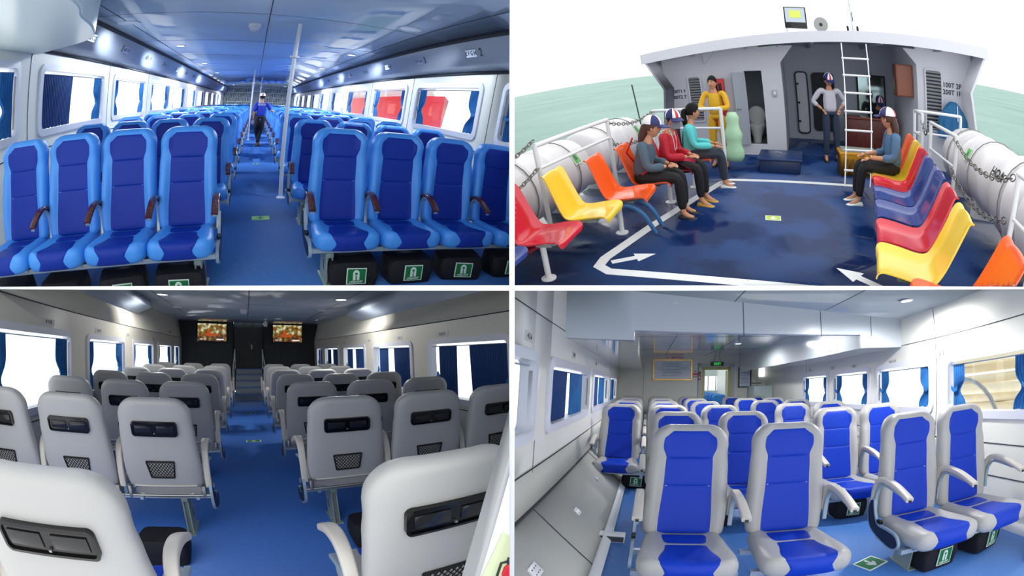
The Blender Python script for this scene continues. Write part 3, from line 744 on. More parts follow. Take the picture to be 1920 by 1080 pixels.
struct('wall_back', MB().box(-2.8, -.52, GE, GE+.1, 0, GC+.1).box(.66, 2.95, GE, GE+.1, 0, GC+.1).box(-.52, .66, GE+.5, GE+.6, 0, GC+.1).box(-.56, -.52, GE, GE+.5, 0, GC).box(.66, .70, GE, GE+.5, 0, GC), M_dark)
m = MB()
for x in (-2.0, -1.3, 1.35, 2.05): m.box(x-.006, x+.006, GE-.004, GE, .9, 1.75)
struct('trim_8', m, mat('charcoal_seam', S(24, 28, 30), .6))
t = thing('cabin_door', 'dark door at the top of the grey cabin steps', 'door', T(.07, GE+.48, .85))
MB().box(-.50, .50, -.04, .0, 0, 1.5).build('door_leaf', mat('near_black_door', S(22, 25, 28), .4), t)
MB().box(-.56, -.50, -.06, .02, 0, 1.56).box(.50, .56, -.06, .02, 0, 1.56).box(-.56, .56, -.06, .02, 1.5, 1.56).build('door_frame', mat('door_frame_dark', S(34, 38, 40), .4), t)
m = MB().tube([(.0, -.06, .98), (.12, -.08, .78)], .014, 8).box(.11, .15, -.07, -.04, .70, .88); m.build('lever_handle', M_steel, t)
t = thing('exit_sign', 'dim green exit sign above the dark door', 'sign', T(.07, GE+.40, 2.42))
MB().box(-.22, .22, -.03, .03, -.07, .07).build('sign_box', mat('exit_dark', S(12, 24, 18), .4), t)
lettering('exit_word', 'EXIT', .11, mat('exit_dim_green', S(30, 84, 44), .5), t, T(0, -.033, 0, rx=PI/2))
def tele(x, z, label):
    t = thing('television', label, 'television', T(x, GE-.1, z)); w, h = .56, .31
    MB().rbox(-w-.03, w+.03, -.03, .03, -h-.03, h+.03, .01).build('bezel', M_black, t)
    ms = MATS.get('tv_picture')
    if ms is None:
        ms = bpy.data.materials.new('tv_picture'); ms.use_nodes = True; n = ms.node_tree; p = n.nodes['Principled BSDF']; p.inputs['Base Color'].default_value = (0, 0, 0, 1); p.inputs['Roughness'].default_value = .2
        tc_ = n.nodes.new('ShaderNodeTexCoord'); g = n.nodes.new('ShaderNodeTexGradient'); mp = n.nodes.new('ShaderNodeMapping'); mp.inputs['Rotation'].default_value = (0, -PI/2, 0); mp.inputs['Location'].default_value = (.5, 0, 0); mp.inputs['Scale'].default_value = (1, 1, 1.6)
        nn = n.nodes.new('ShaderNodeTexNoise'); nn.inputs['Scale'].default_value = 7; nn.inputs['Detail'].default_value = 6
        r = n.nodes.new('ShaderNodeValToRGB'); e = r.color_ramp.elements; e[0].position = .36; e[0].color = S(60, 42, 20); e[1].position = .66; e[1].color = S(236, 226, 190)
        a = r.color_ramp.elements.new(.46); a.color = S(150, 84, 30); b = r.color_ramp.elements.new(.54); b.color = S(120, 120, 40)
        ad = n.nodes.new('ShaderNodeMath'); ad.operation = 'ADD'; ad2 = n.nodes.new('ShaderNodeMath'); ad2.operation = 'MULTIPLY'; ad2.inputs[1].default_value = .28
        sp = n.nodes.new('ShaderNodeSeparateXYZ')
        n.links.new(tc_.outputs['Object'], nn.inputs['Vector']); n.links.new(tc_.outputs['Object'], sp.inputs[0]); n.links.new(sp.outputs['Z'], ad2.inputs[0])
        n.links.new(nn.outputs['Fac'], ad.inputs[0]); n.links.new(ad2.outputs[0], ad.inputs[1]); n.links.new(ad.outputs[0], r.inputs['Fac'])
        n.links.new(r.outputs['Color'], p.inputs['Emission Color']); p.inputs['Emission Strength'].default_value = .75; MATS['tv_picture'] = ms
    sc_ = MB().box(-w, w, -.034, -.03, -h, h).build('screen', ms, t)
    # people seated on a boat at the middle of the picture, and the caption strip
    mo = mat('tv_orange', S(0, 0, 0), .5, emit=(S(190, 84, 34), .8)); m = MB()
    m.prism([(-.30, -.06), (-.22, -.13), (.12, -.14), (.22, -.05), (.10, -.03), (-.2, -.02)], 1, -.036, -.0345)
    m.prism([(-.12+.07*math.cos(a*PI/6), .03+.07*math.sin(a*PI/6)) for a in range(12)], 1, -.036, -.0345); m.build('picture_boat', mo, sc_)
    MB().box(.18, .46, -.036, -.0345, -.27, -.225).build('caption_strip', mat('tv_white', (0, 0, 0, 1), .5, emit=(S(235, 235, 240), .9)), sc_)
    lettering('caption', 'YEN TU', .07, MATS['tv_white'], sc_, T(-.36, -.035, -.25, rx=PI/2))
tele(-1.34, 2.12, 'wall television showing a boat picture, left of the dark door')
tele(1.58, 2.14, 'wall television showing a boat picture, right of the dark door')
t = thing('staircase', 'blue-grey steps with side rails at the far end of the aisle', 'stairs', T(.07, 13.2, 0))
for k in range(5):
    z = .17*(k+1); y0 = .60*k
    o = MB().box(-.48, .48, y0, 3.1 if k == 4 else y0+.62, z-.17, z-.012).build('step', mat('step_grey', S(150, 158, 166), .4), t)
    MB().box(-.48, .48, y0-.02, y0+.6, z-.012, z).build('tread', mat('tread_blue', S(90, 136, 196), .4), o)
for sx in (-1, 1):
    MB().tube([(sx*.52, 0, .0), (sx*.52, 0, .9), (sx*.52, 2.6, 1.55), (sx*.52, 2.6, .85)], .02, 8).tube([(sx*.52, 0, .45), (sx*.52, 2.6, 1.1)], .014, 8).build('side_rail', M_alu, t)
t = thing('security_camera', 'small white security camera under the grey cabin ceiling', 'camera', T(.62, 13.6, GC))
MB().lathe([(.05, 0), (.05, -.03), (.02, -.05), (.02, -.10)], n=16).build('mount', M_white, t)
MB().lathe([(.04, -.09), (.06, -.12), (.06, -.24), (.045, -.26)], n=16).build('camera_body', M_white, t)
MB().lathe([(.03, -.26), (.028, -.268), (.001, -.27)], n=16).build('lens', M_black, t)
sprinkler(-.08, 10.9, GC, 'white smoke detector on the grey cabin ceiling', 1.3)
G = 'round lights in the grey cabin ceiling'
downlight(-1.75, 8.4, GC, .13, True, 30, 'lit round ceiling light on the left of the grey cabin', G)
downlight(1.85, 8.0, GC, .13, True, 30, 'lit round ceiling light on the right of the grey cabin', G)
downlight(-1.85, 10.9, GC, .13, False, 0, 'unlit round ceiling light on the left of the grey cabin', G)
downlight(1.9, 10.3, GC, .13, False, 0, 'unlit round ceiling light on the right of the grey cabin', G)
gL = seat('grey', left_arm=True, right_arm=False, fair_l=True, leg=[-.10], back_detail=True)      # turned round: its left becomes the right
gI = seat('grey', left_arm=True, right_arm=False, back_detail=True)
gR = seat('grey', left_arm=False, right_arm=True, fair_r=True, leg=[.10], back_detail=True)
gIr = seat('grey', left_arm=False, right_arm=True, back_detail=True)
gp = ['aisle seat', 'middle seat', 'window seat']
grow = ['nearest', 'second', 'third', 'fourth', 'fifth', 'sixth', 'farthest']
for r in range(7):
    y = 1.5574+1.6355*r+.19-(.32 if r == 0 else 0)
    for sd in ('left', 'right'):
        for c in range(3):
            x = (-.7528-.73*c+(.02 if r == 0 else 0)) if sd == 'left' else (.7491+.725*c-(.12 if r == 0 else 0))
            p = (gL if c == 0 else gI) if sd == 'left' else (gR if c == 0 else gIr)
            put(p, T(x, y, 0, PI), 'pale grey seat back, %s, %s row, %s of grey cabin aisle' % (gp[c], grow[r], sd), 'grey seats seen from behind')
for i, (x, y, lb) in enumerate([(-.80, 3.05, 'left under the second row, grey cabin'), (.85, 3.05, 'right under the second row, grey cabin')]):
    b_ = put(bag, T(x, y, 0, PI), 'black bag seen from behind, '+lb, 'bags under the grey seats')
floor_sign(.03, 7.3, 0, .26, .16, 'green floor sticker halfway along the grey cabin aisle')
floor_sign(.03, 10.6, 0, .24, .14, 'farther small floor sticker in the grey cabin aisle', face=M_navy)
# white bulkhead edge beside the camera, with its extinguisher sticker
t = thing('partition_panel', 'white partition panel with grey edge beside the nearest right seat', 'partition', T(.655, 1.0, 0))
MB().prism([(-.46, 0), (-.13, .83), (.14, 1.5), (.16, 1.5), (-.11, .83), (-.44, 0)], 1, -.05, .01).build('panel_edge', mat('edge_grey', S(170, 172, 174), .4), t)
MB().prism([(-.44, 0), (-.11, .83), (.16, 1.5), (.9, 1.5), (.9, 0)], 1, -.05, .005).build('panel_board', M_white, t)
t = thing('extinguisher_sticker', 'pale green sticker with red extinguisher picture on the white panel', 'sticker', T(.665, .944, .03))
st_ = MB().prism([(-.12, .80), (-.03, .94), (.11, .82), (.14, .70), (-.14, .70)], 1, 0, .003).build('sticker_sheet', mat('pale_green_sticker', S(206, 218, 176), .5), t)
MB().prism([(-.045, .70), (-.045, .80), (-.035, .82), (-.018, .826), (-.002, .82), (.008, .80), (.008, .70)], 1, -.003, 0).build('extinguisher_picture', M_red, st_)
MB().tube([(-.06, -.002, .745), (-.062, -.002, .80), (-.045, -.002, .838), (-.02, -.002, .835)], .004, 6).tube([(-.02, -.002, .826), (-.02, -.002, .845), (.015, -.002, .83)], .005, 6).build('hose_picture', M_ink, st_)
# ================================================================== WHITE CABIN (grey and royal blue seats, oblique view)
CUR[0] = 'white'
XL, XR, WE, WC = -.81, 3.56, 12.3, 2.27
M_wallw = mat('cream_wall_panel3', S(232, 232, 224), .4)
struct('floor', MB().box(-.5, XR+.1, .3, WE, -.05, 0), mat('blue_vinyl_floor3', S(66, 118, 196), .32, noise=(9, S(86, 138, 212), (2, 26, 1))))
struct('ceiling', MB().prism([(XL-.1, 2.44), (XR+.1, 2.19), (XR+.1, 2.24), (XL-.1, 2.49)], 1, .2, 6), M_ceilg)
def cz(x): return 2.44-.25*(x-XL+.1)/(XR-XL+.2)
struct('ceiling', MB().prism([(XL-.1, 4.06), (XR+.1, 5.17), (XR+.1, WE), (XL-.1, WE)], 2, 2.30, 2.34), M_ceilw)
struct('ceiling', MB().prism([(XL, 4.06), (-.14, 4.22), (-.14, WE), (XL, WE)], 2, 1.90, 2.30).prism([(2.75, 4.95), (XR, 5.15), (XR, WE), (2.75, WE)], 2, 1.84, 2.30), M_ceilw)
# deep white beam across the cabin
f0, f1 = (XL, 4.0), (XR, 5.1)
def fy(x): return f0[1]+(f1[1]-f0[1])*(x-f0[0])/(f1[0]-f0[0])
m = MB()
for a, b, z in ((XL, -.14, 1.90), (-.14, 2.75, 2.0), (2.75, XR, 1.84)):
    m.add([(a, fy(a), z), (b, fy(b), z), (b, fy(b), cz(b)), (a, fy(a), cz(a)), (a, fy(a)+.12, z), (b, fy(b)+.12, z), (b, fy(b)+.12, cz(b)), (a, fy(a)+.12, cz(a))], [(0, 1, 2, 3), (4, 7, 6, 5), (0, 4, 5, 1), (3, 2, 6, 7), (0, 3, 7, 4), (1, 5, 6, 2)])
struct('trim_9', m, mat('beam_white', S(204, 212, 220), .3))
m = MB()
for x in (1.05, 2.1, 2.95): m.add([(x, fy(x)-.003, 1.98), (x+.008, fy(x)-.003, 1.98), (x+.008, fy(x)-.003, cz(x)), (x, fy(x)-.003, cz(x)), (x, fy(x)+.01, 1.98), (x+.008, fy(x)+.01, 1.98), (x+.008, fy(x)+.01, cz(x)), (x, fy(x)+.01, cz(x))], [(0, 1, 2, 3), (4, 7, 6, 5), (0, 4, 5, 1), (3, 2, 6, 7), (0, 3, 7, 4), (1, 5, 6, 2)])
m.box(.95, .958, .5, 4.45, cz(.95)-.003, cz(.95)); m.box(2.15, 2.158, .5, 4.7, cz(2.15)-.003, cz(2.15)); m.box(.5, .508, 4.5, WE, 2.297, 2.30); m.box(1.7, 1.708, 4.8, WE, 2.297, 2.30); m.box(-.14, 2.75, 7.4, 7.408, 2.297, 2.30); m.box(-.14, 2.75, 10., 10.008, 2.297, 2.30)
struct('trim_10', m, M_seam)
lw = [(.62, 2.9, 1.09, 1.6), (3.43, 5.76, 1.09, 1.6), (6.26, 8.6, 1.09, 1.6), (9.1, 10.9, 1.09, 1.6)]
rw = [(1.15+1.647*k, 2.48+1.647*k, 1.05, 1.56) for k in range(0, 6)]
rw = [(.9, 2.3, 1.05, 1.56), (2.72, 4.05, 1.05, 1.56)]+[(4.44+1.647*k, 5.77+1.647*k, 1.07, 1.58) for k in range(3)]
m = wall_with_holes(XL, .3, WE, .78, 2.5, lw, sgn=-1); m.prism([(XL, .80), (XL-.03, .80), (XL-.01, .46), (XL+.02, .46)], 1, .3, WE); struct('wall_left', m, M_wallw)
struct('wall_left', MB().prism([(XL+.02, .46), (-.24, 0), (-.27, 0), (XL-.01, .46)], 1, .3, WE), mat('hull_panel', S(200, 202, 198), .4))
m = MB(); m.box(XL, XL+.004, .3, WE, .775, .787); m.prism([(XL+.016, .47), (XL+.03, .455), (XL+.035, .46), (XL+.022, .475)], 1, .3, WE)
m.box(XL, XL+.003, .3, 4.2, 1.955, 1.963)
for y in (3.06, 6.0, 9.2): m.box(XL, XL+.003, y, y+.008, .78, 2.25) if y > 9 else m.box(XL, XL+.003, y, y+.008, .46, 1.0 if y < 4 else .79); m.prism([(XL+.02, .464), (-.24, .004), (-.236, .008), (XL+.024, .468)], 1, y, y+.008)
struct('trim_11', m, M_seam)
struct('baseboard_left', MB().prism([(-.30, 0), (-.20, 0), (-.20, .02), (-.27, .08)], 1, .3, WE), M_white)
struct('wall_right', wall_with_holes(XR, .3, WE, 0, 2.3, rw, sgn=1), M_wallw)
m = MB(); m.box(XR-.004, XR, .3, WE, .74, .75); m.box(XR-.004, XR, .3, WE, .44, .45); m.box(XR-.004, XR, .3, 5.1, 1.85, 1.86)
for y in (4.3, 8.9): m.box(XR-.003, XR, y, y+.008, 0, 2.25)
struct('trim_12', m, M_seam)
struct('baseboard_right', MB().box(XR-.02, XR, .3, WE, 0, .09), M_white)
for sgn, x, nm, W_ in ((-1, XL, 'left', lw), (1, XR, 'right', rw)):
    grp = 'curtains along the %s windows of the white cabin' % nm
    for k, (a, b, c, d) in enumerate(W_):
        window(x, sgn, a, b, c, d); near = ['nearest', 'second', 'third', 'fourth', 'farthest'][k]; L = b-a
        if sgn < 0:
            curtain(x, sgn, a+.06, L*.36, d-c-.05, d-.035, 1, False, 'blue drawn curtain, near side of %s left window of the white cabin' % near, grp, M_curtd)
            curtain(x, sgn, b-.18*L, L*.34, d-c-.05, d-.035, -1, False, 'blue drawn curtain, far side of %s left window of the white cabin' % near, grp)
        else:
            curtain(x, sgn, a+.04, .24, d-c-.05, d-.035, 1, True, 'blue tied curtain, near side of %s right window of the white cabin' % near, grp)
            curtain(x, sgn, b-.05, .24, d-c-.05, d-.035, -1, True, 'blue tied curtain, far side of %s right window of the white cabin' % near, grp)
for y, z, tx, n in ((2.74, 1.76, '4 5 6', 'nearest'), (4.52, 1.76, '7 8 9', 'second'), (6.55, 1.77, '10 11', 'third')):
    wall_plate(XL, -1, y, z, tx, .20, 'seat number plate, %s on the left wall of the white cabin' % n)
for y, z, tx, n in ((4.2, 1.66, '12 13', 'nearest'), (5.35, 1.66, '10 11 12', 'second'), (6.6, 1.68, '9 10', 'third'), (7.5, 1.7, '7 8', 'fourth'), (8.66, 1.72, '5 6', 'farthest')):
    wall_plate(XR, 1, y, z, tx, .22, 'seat number plate, %s on the right wall of the white cabin' % n)
# far wall: doorway, framed plans, exit sign
D0, D1, DH = 1.62, 2.5, 1.98
m = MB().box(XL, D0, WE, WE+.08, 0, 2.4).box(D1, XR+.2, WE, WE+.08, 0, 2.4).box(D0, D1, WE, WE+.08, DH, 2.4); struct('wall_back', m, M_wallw)
m = MB().box(-.1, -.092, WE-.003, WE, 0, 2.1).box(1.5, 1.508, WE-.003, WE, 0, 2.1).box(3.3, 3.308, WE-.003, WE, 0, 2.1); struct('trim_13', m, M_seam)
m = MB().box(D0-.10, D0, WE-.04, WE+.1, 0, DH+.1).box(D1, D1+.10, WE-.04, WE+.1, 0, DH+.1).box(D0-.1, D1+.1, WE-.04, WE+.1, DH, DH+.1); struct('door_1', m, mat('door_frame_grey', S(196, 200, 200), .35))
m = MB().box(D0, D0+.09, WE-.02, WE+.1, 0, DH-.0).box(D1-.09, D1, WE-.02, WE+.1, 0, DH).box(D0, D1, WE-.02, WE+.1, DH-.08, DH); struct('door_2', m, mat('door_liner_yellow', S(206, 196, 130), .4))
t = thing('open_door', 'pale open door leaf swung back inside the far doorway', 'door', T(D1-.10, WE+.12, 0, -.25))
MB().box(-.04, .0, 0, .7, .01, DH-.1).build('door_leaf', M_wallw, t)
struct('floor', MB().box(.6, 3.6, WE, WE+9, -.05, 0), M_floor)
struct('wall_far', MB().box(.6, .64, WE+.1, WE+9, 0, 1.2).box(.6, .64, WE+.1, WE+9, 1.8, 2.3).box(3.6, 3.64, WE+.1, WE+9, 0, 2.3).box(.6, 3.6, WE+9, WE+9.05, 0, 1.2).box(.6, 3.6, WE+9, WE+9.05, 1.9, 2.3), M_wall)
m = MB()
for k in range(8): m.box(.7+k*.4, .76+k*.4, WE+8.9, WE+8.98, 1.2, 1.9)
struct('trim_14', m, M_frame)
for r in range(5):
    for c in range(3):
        put(simpleI, T(1.2+.62*c+(.1*r), WE+1.7+1.35*r, 0, PI), 'blue seat seen through the far doorway, %s row beyond it, %s' % (ORD[r] if r else 'first', ['left one', 'middle one', 'right one'][c]), 'blue seats through the doorway')
def framed(x0, x1, z0, z1, fm, label, name='framed_plan', lines=True):
    t = thing(name, label, 'picture', T((x0+x1)/2, WE-.01, (z0+z1)/2)); w, h = (x1-x0)/2, (z1-z0)/2; b = .035
    MB().box(-w, w, -.04, 0, h-b, h).box(-w, w, -.04, 0, -h, -h+b).box(-w, -w+b, -.04, 0, -h, h).box(w-b, w, -.04, 0, -h, h).build('frame', fm, t)
    p = MB().box(-w+b, w-b, -.015, 0, -h+b, h-b).build('sheet', mat('plan_paper', S(224, 232, 244), .12, noise=(40, S(206, 216, 232), (1, 1, 3))), t)
    if lines:
        m = MB(); rnd = random.Random(len(label))
        for k in range(9): z = h*.6-k*h*.145; L = rnd.uniform(.5, .85)*w; m.box(-L, L*rnd.uniform(.3, 1), -.017, -.0155, z, z+.012)
        m.build('drawing', mat('plan_ink', S(128, 144, 170), .4), p)
    return t
framed(.17, 1.33, 1.60, 2.20, mat('gold_frame', S(206, 160, 84), .25, .6), 'gold framed pale plan board on the far wall left of the door')
framed(2.72, 3.12, 1.38, 1.96, mat('dark_frame', S(44, 50, 62), .3), 'narrow dark framed notice on the far wall right of the door', 'framed_notice')
t = thing('exit_sign', 'lit green exit sign hanging above the far doorway', 'sign', T(2.06, WE-.12, 2.12))
MB().box(-.19, .19, -.03, .03, -.115, -.0).build('sign_box', mat('exit_box', S(6, 34, 16), .4), t)
lettering('exit_word', 'EXIT', .10, mat('exit_green', S(60, 210, 90), .5, emit=(S(60, 220, 90), .8)), t, T(0, -.033, -.058, rx=PI/2))
m = MB()
for sx in (-.1, .1): m.tube([(sx*.6, 0, .18), (sx, 0, -.01)], .006, 6)
m.build('hanger_wire', M_seam, t)
t = thing('fire_plan_sign', 'small white fire plan sign with red bar beside the gold frame', 'sign', T(1.42, WE-.01, 1.78))
MB().box(-.075, .075, -.008, 0, -.13, .13).build('board', M_white, t)
MB().box(-.07, .07, -.011, -.008, -.03, .03).build('red_bar', M_red, t)
lettering('upper_word', 'FIRE', .055, M_ink, t, T(0, -.012, .075, rx=PI/2)); lettering('lower_word', 'PLAN', .055, M_ink, t, T(0, -.012, -.08, rx=PI/2))
t = thing('alarm_sign', 'small red fire point sign beside the far doorway', 'sign', T(1.545, WE-.05, 1.68))
MB().box(-.035, .035, -.008, 0, -.07, .07).build('board', M_red, t); MB().box(-.02, .015, -.011, -.008, -.03, .035).build('pictogram', M_white, t)
MB().box(-.035, .035, -.008, 0, .085, .17).build('upper_board', mat('dark_red', S(110, 24, 24), .4), t)
t = thing('fire_alarm', 'red round fire alarm bell with call point high on the far wall', 'alarm', T(2.84, WE-.02, 2.02))
MB().lathe([(.001, -.05), (.045, -.045), (.055, -.02), (.055, 0)], n=18, M=Euler((-PI/2, 0, 0)).to_matrix().to_4x4() @ Matrix.Rotation(PI, 4, 'X') @ Matrix.Identity(4)).build('bell', M_red, t)
MB().prism([(.14, -.04), (.17, -.04), (.17, .04), (.14, .04)], 1, -.02, 0).build('call_point', mat('amber', S(180, 120, 30), .4), t)
t = thing('no_smoking_sign', 'red no smoking lettering high on the far wall', 'sign', T(.80, WE-.012, 2.255)); lettering('lettering', 'NO SMOKING', .085, M_red, t, T(0, -.004, 0, rx=PI/2)); 
MB().box(-.36, .36, -.003, .006, -.05, .05).build('backing_strip', M_white, t)
t = thing('low_cabinet', 'pale low cabinet against the far wall at right', 'cabinet', T(0, 0, 0))
MB().rbox(3.0, XR-.02, 11.4, WE-.02, 0, 1.42, .02).build('cabinet_body', mat('pale_cyan', S(196, 214, 216), .35), t)
MB().box(3.0, 3.28, 11.39, 11.4, .1, 1.3).build('cabinet_door', mat('pale_cyan2', S(190, 208, 212), .35), t)
t = thing('handrail', 'dark wall handrail beside the low cabinet', 'rail'); MB().tube([(2.55+.6, WE-.02, 1.5), (2.55+.6, WE-.08, 1.5), (3.42, WE-.08, 1.5), (3.42, WE-.02, 1.5)], .014, 8).build('bar', M_steel, t)
win_t = MB().rbox(3.36, 3.54, WE-.03, WE, 1.68, 2.02, .02); t = thing('vertical_light_panel', 'narrow bright upright panel near the top right of the far wall', 'light panel'); win_t.build('panel', mat('bright_panel', S(240, 246, 255), .4, emit=((1, 1, 1, 1), 1.2)), t)
G = 'round lights in the white cabin ceiling'
downlight(2.88, 3.95, cz(2.88)-.003, .085, True, 22, 'nearest lit round ceiling light, upper right of the white cabin', G)
downlight(.27, 4.35, 2.30, .08, True, 16, 'lit round light behind the beam, left of the white cabin', G)
downlight(.55, 6.6, 2.30, .07, True, 16, 'lit round light farther left behind the beam', G)
downlight(2.15, 5.9, 2.30, .08, True, 16, 'lit round light behind the beam, right of the white cabin', G)
downlight(1.9, 8.6, 2.30, .08, True, 16, 'lit round light farther right behind the beam', G)
sprinkler(1.95, 6.4, 2.30, 'small white smoke detector behind the beam of the white cabin', .8)
for k in range(10):
    z = .25+.17*k; o = MB().tube([(6.6+.25*math.sin(k*2.1), 4.6-.35*(k % 2)*.3, z), (6.6+.2*math.sin(k), 8.2, z+.03*math.sin(k*3))], .085, 10).build('rolled_mat', mat('mat_beige', S(236, 222, 190), .8, bump=.5, bscale=14)); tag(o, 'beige rolled mat in the stack outside the right windows, %s from the ground' % ['lowest', 'second', 'third', 'fourth', 'fifth', 'sixth', 'seventh', 'eighth', 'ninth', 'topmost'][k], 'mat', 'rolled mats outside the white cabin')
o = MB().tube([(5.9, 6.3+1.1*math.cos(PI*k/16), .2+1.1*math.sin(PI*k/16)) for k in range(17)], .04, 8).build('metal_hoop', M_steel); tag(o, 'curved metal hoop standing outside the nearest right window', 'hoop')
# seats
wA = seat('white', True, True, fair_l=True, leg=[-.12]); wB = seat('white', False, True, leg=[.1]); wC = seat('white', True, False, leg=[-.18])
cols = {0: -.36, 1: .36, 2: 1.15, 3: 2.34, 4: 3.0}
for r in range(6):
    y = 3.259+1.5916*r-.14
    for c in (0, 1, 2, 3, 4):
        if c == 0 and r < 2: continue
        p = {0: wC, 1: wA if r == 0 else wC, 2: wB if r else wB, 3: wA, 4: wB}[c]
        if c == 2 and r > 0: p = wB
        nm = {0: 'hull side seat', 1: 'middle seat' if r > 1 else 'hull side seat', 2: 'aisle seat', 3: 'aisle seat', 4: 'window seat'}[c]
        lab = 'grey and royal blue %s, %s row, %s of the white cabin aisle' % (nm, ORD[r], 'left' if c < 3 else 'right')
        put(p, T(cols[c], y, 0), lab, 'grey and royal blue seats in the white cabin')
for x, y, rz, lb in ((2.42, 2.72, .12, 'under the front seat right of the aisle in the white cabin'), (3.02, 2.76, .25, 'under the front window seat in the white cabin'), (2.36, 4.30, 0, 'under the second seat right of the aisle in the white cabin'),
                     (-.06, 5.92, 0, 'under the third row hull side seat in the white cabin'), (.80, 4.35, 0, 'between the second row seats left of the aisle in the white cabin')):
    put(bag, T(x, y, 0, rz), 'black bag '+lb, 'life jacket bags in the white cabin')
floor_sign(1.97, 2.98, .42, .26, .20, 'green floor sign with white arrow on the white cabin floor')
# sockets on the sloping hull panel
def socket(s, y, label, sz=1.):
    p = Vector((XL+.02+(-.24-XL-.02)*s, y, .46*(1-s))); tilt = math.atan2(.46, -.24-XL-.02)
    t = thing('wall_socket', label, 'socket', T(p.x, p.y, p.z) @ Euler((0, tilt, 0)).to_matrix().to_4x4())
    MB().rbox(-.045*sz, .045*sz, -.07*sz, .07*sz, 0, .014, .004).build('plate', M_white, t)
    m = MB()
    for a in (-.02, .02):
        for b in (-.04, .0, .035): m.box(a-.004, a+.004, b-.006, b+.006, .014, .0155)
    m.build('holes', M_ink, t)
socket(.42, 2.36, 'white wall socket on the sloping panel nearest the camera')
socket(.45, 3.75, 'white wall socket farther along the sloping panel', .8)
socket(.45, 5.2, 'farthest white wall socket on the sloping panel', .8)
t = thing('duct_cap', 'white boxed duct end at the foot of the sloping panel', 'duct cover', T(-.26, 3.75, 0)); MB().rbox(-.06, .18, -.06, .06, 0, .07, .006).build('cover', M_white, t)
MB().box(-.05, .17, -.064, -.06, .01, .06).build('cover_edge', M_seam, t)
t = thing('footrest_plate', 'white tilted metal plate on the floor by the right wall', 'plate', T(3.3, 2.2, .05, .5)); MB().box(-.18, .2, -.09, .09, .0, .02, M=Euler((0, -.35, 0)).to_matrix().to_4x4()).build('plate', M_white, t)
MB().box(.02, .05, -.06, .06, -.05, .06).build('bracket', M_alu, t)
# ================================================================== OPEN DECK
CUR[0] = 'deck'
M_plast = {k: mat('glossy_%s_plastic' % k, c, .22, coat=.5) for k, c in dict(red=S(206, 22, 48), yellow=S(244, 206, 60), orange=S(246, 96, 34), blue=S(44, 66, 140)).items()}
def wet(name, c0, c1):
    m = mat(name, c0, .5); n = m.node_tree; p = n.nodes['Principled BSDF']; t = n.nodes.new('ShaderNodeTexCoord')
    a = n.nodes.new('ShaderNodeTexNoise'); a.inputs['Scale'].default_value = 1.1; a.inputs['Detail'].default_value = 6
    r = n.nodes.new('ShaderNodeValToRGB'); r.color_ramp.elements[0].position = .44; r.color_ramp.elements[0].color = (.10,)*3+(1,); r.color_ramp.elements[1].position = .56; r.color_ramp.elements[1].color = (.42,)*3+(1,)
    c = n.nodes.new('ShaderNodeValToRGB'); c.color_ramp.elements[0].position = .44; c.color_ramp.elements[0].color = c0; c.color_ramp.elements[1].position = .56; c.color_ramp.elements[1].color = c1
    n.links.new(t.outputs['Object'], a.inputs['Vector']); n.links.new(a.outputs['Fac'], r.inputs['Fac']); n.links.new(r.outputs['Color'], p.inputs['Roughness'])
    n.links.new(a.outputs['Fac'], c.inputs['Fac']); n.links.new(c.outputs['Color'], p.inputs['Base Color']); return m
M_deck = wet('wet_blue_deck', S(20, 46, 96), S(38, 72, 128))
struct('floor', MB().box(-3.2, 3.4, .3, 10.2, -.06, 0), M_deck)
# sea
msea = mat('sea_water', S(112, 148, 138), .55, spec=.25, noise=(.05, S(134, 166, 156), (1, 1, 1)))
n = msea.node_tree; p = n.nodes['Principled BSDF']; b = n.nodes.new('ShaderNodeBump'); b.inputs['Strength'].default_value = .8; b.inputs['Distance'].default_value = .8
tcn = n.nodes.new('ShaderNodeTexCoord'); na = n.nodes.new('ShaderNodeTexNoise'); na.inputs['Scale'].default_value = .35; na.inputs['Detail'].default_value = 8; na.inputs['Roughness'].default_value = .65
n.links.new(tcn.outputs['Object'], na.inputs['Vector']); n.links.new(na.outputs['Fac'], b.inputs['Height']); n.links.new(b.outputs['Normal'], p.inputs['Normal'])
P = []
ys = [1, 3, 6, 10, 15, 22, 32, 46, 66, 95, 140, 210, 320, 500, 800]
for y in ys: P.append([(x*(40+y*1.6), y, -3.2) for x in [k/20 for k in range(-20, 21)]])
m = MB(); m.grid(P); sea = m.build('sea', msea); tag(sea, 'pale green choppy sea out to the horizon', 'sea', kind='stuff')
m = MB()
def strip(pts, w, z=.002, closed=False):
    pts = [Vector((a, b_, 0)) for a, b_ in pts]; L = []; Rr = []
    for i, p in enumerate(pts):
        a = pts[max(0, i-1)]; c = pts[min(len(pts)-1, i+1)]; d = (c-a).normalized(); nn = Vector((-d.y, d.x, 0)); L.append(p+nn*w/2); Rr.append(p-nn*w/2)
    m.grid([[(q.x, q.y, z+.003) for q in L], [(q.x, q.y, z+.003) for q in Rr], [(q.x, q.y, z) for q in Rr], [(q.x, q.y, z) for q in L]], 0, close_u=True)
strip([(.85, 6.2), (-1.1, 6.05), (-1.2, 5.9), (-1.42, 5.0), (-1.62, 4.1), (-1.78, 3.15), (-1.76, 2.98), (-1.62, 2.9), (-.6, 2.98), (1.2, 3.12)], .11)
o = m.build('painted_line', M_white); tag(o, 'white line painted round the middle of the navy deck', 'line')
def arrow(x0, y0, x1, y1, w, label):
    d = Vector((x1-x0, y1-y0, 0)); L = d.length; a = math.atan2(d.y, d.x); t = MB()
    t.prism([(0, -w*.3), (L*.55, -w*.3), (L*.55, -w*.75), (L, 0), (L*.55, w*.75), (L*.55, w*.3), (0, w*.3)], 2, .002, .005)
    o = t.build('painted_arrow', M_white, None, T(x0, y0, 0, a)); tag(o, label, 'arrow', 'white arrows on the deck')
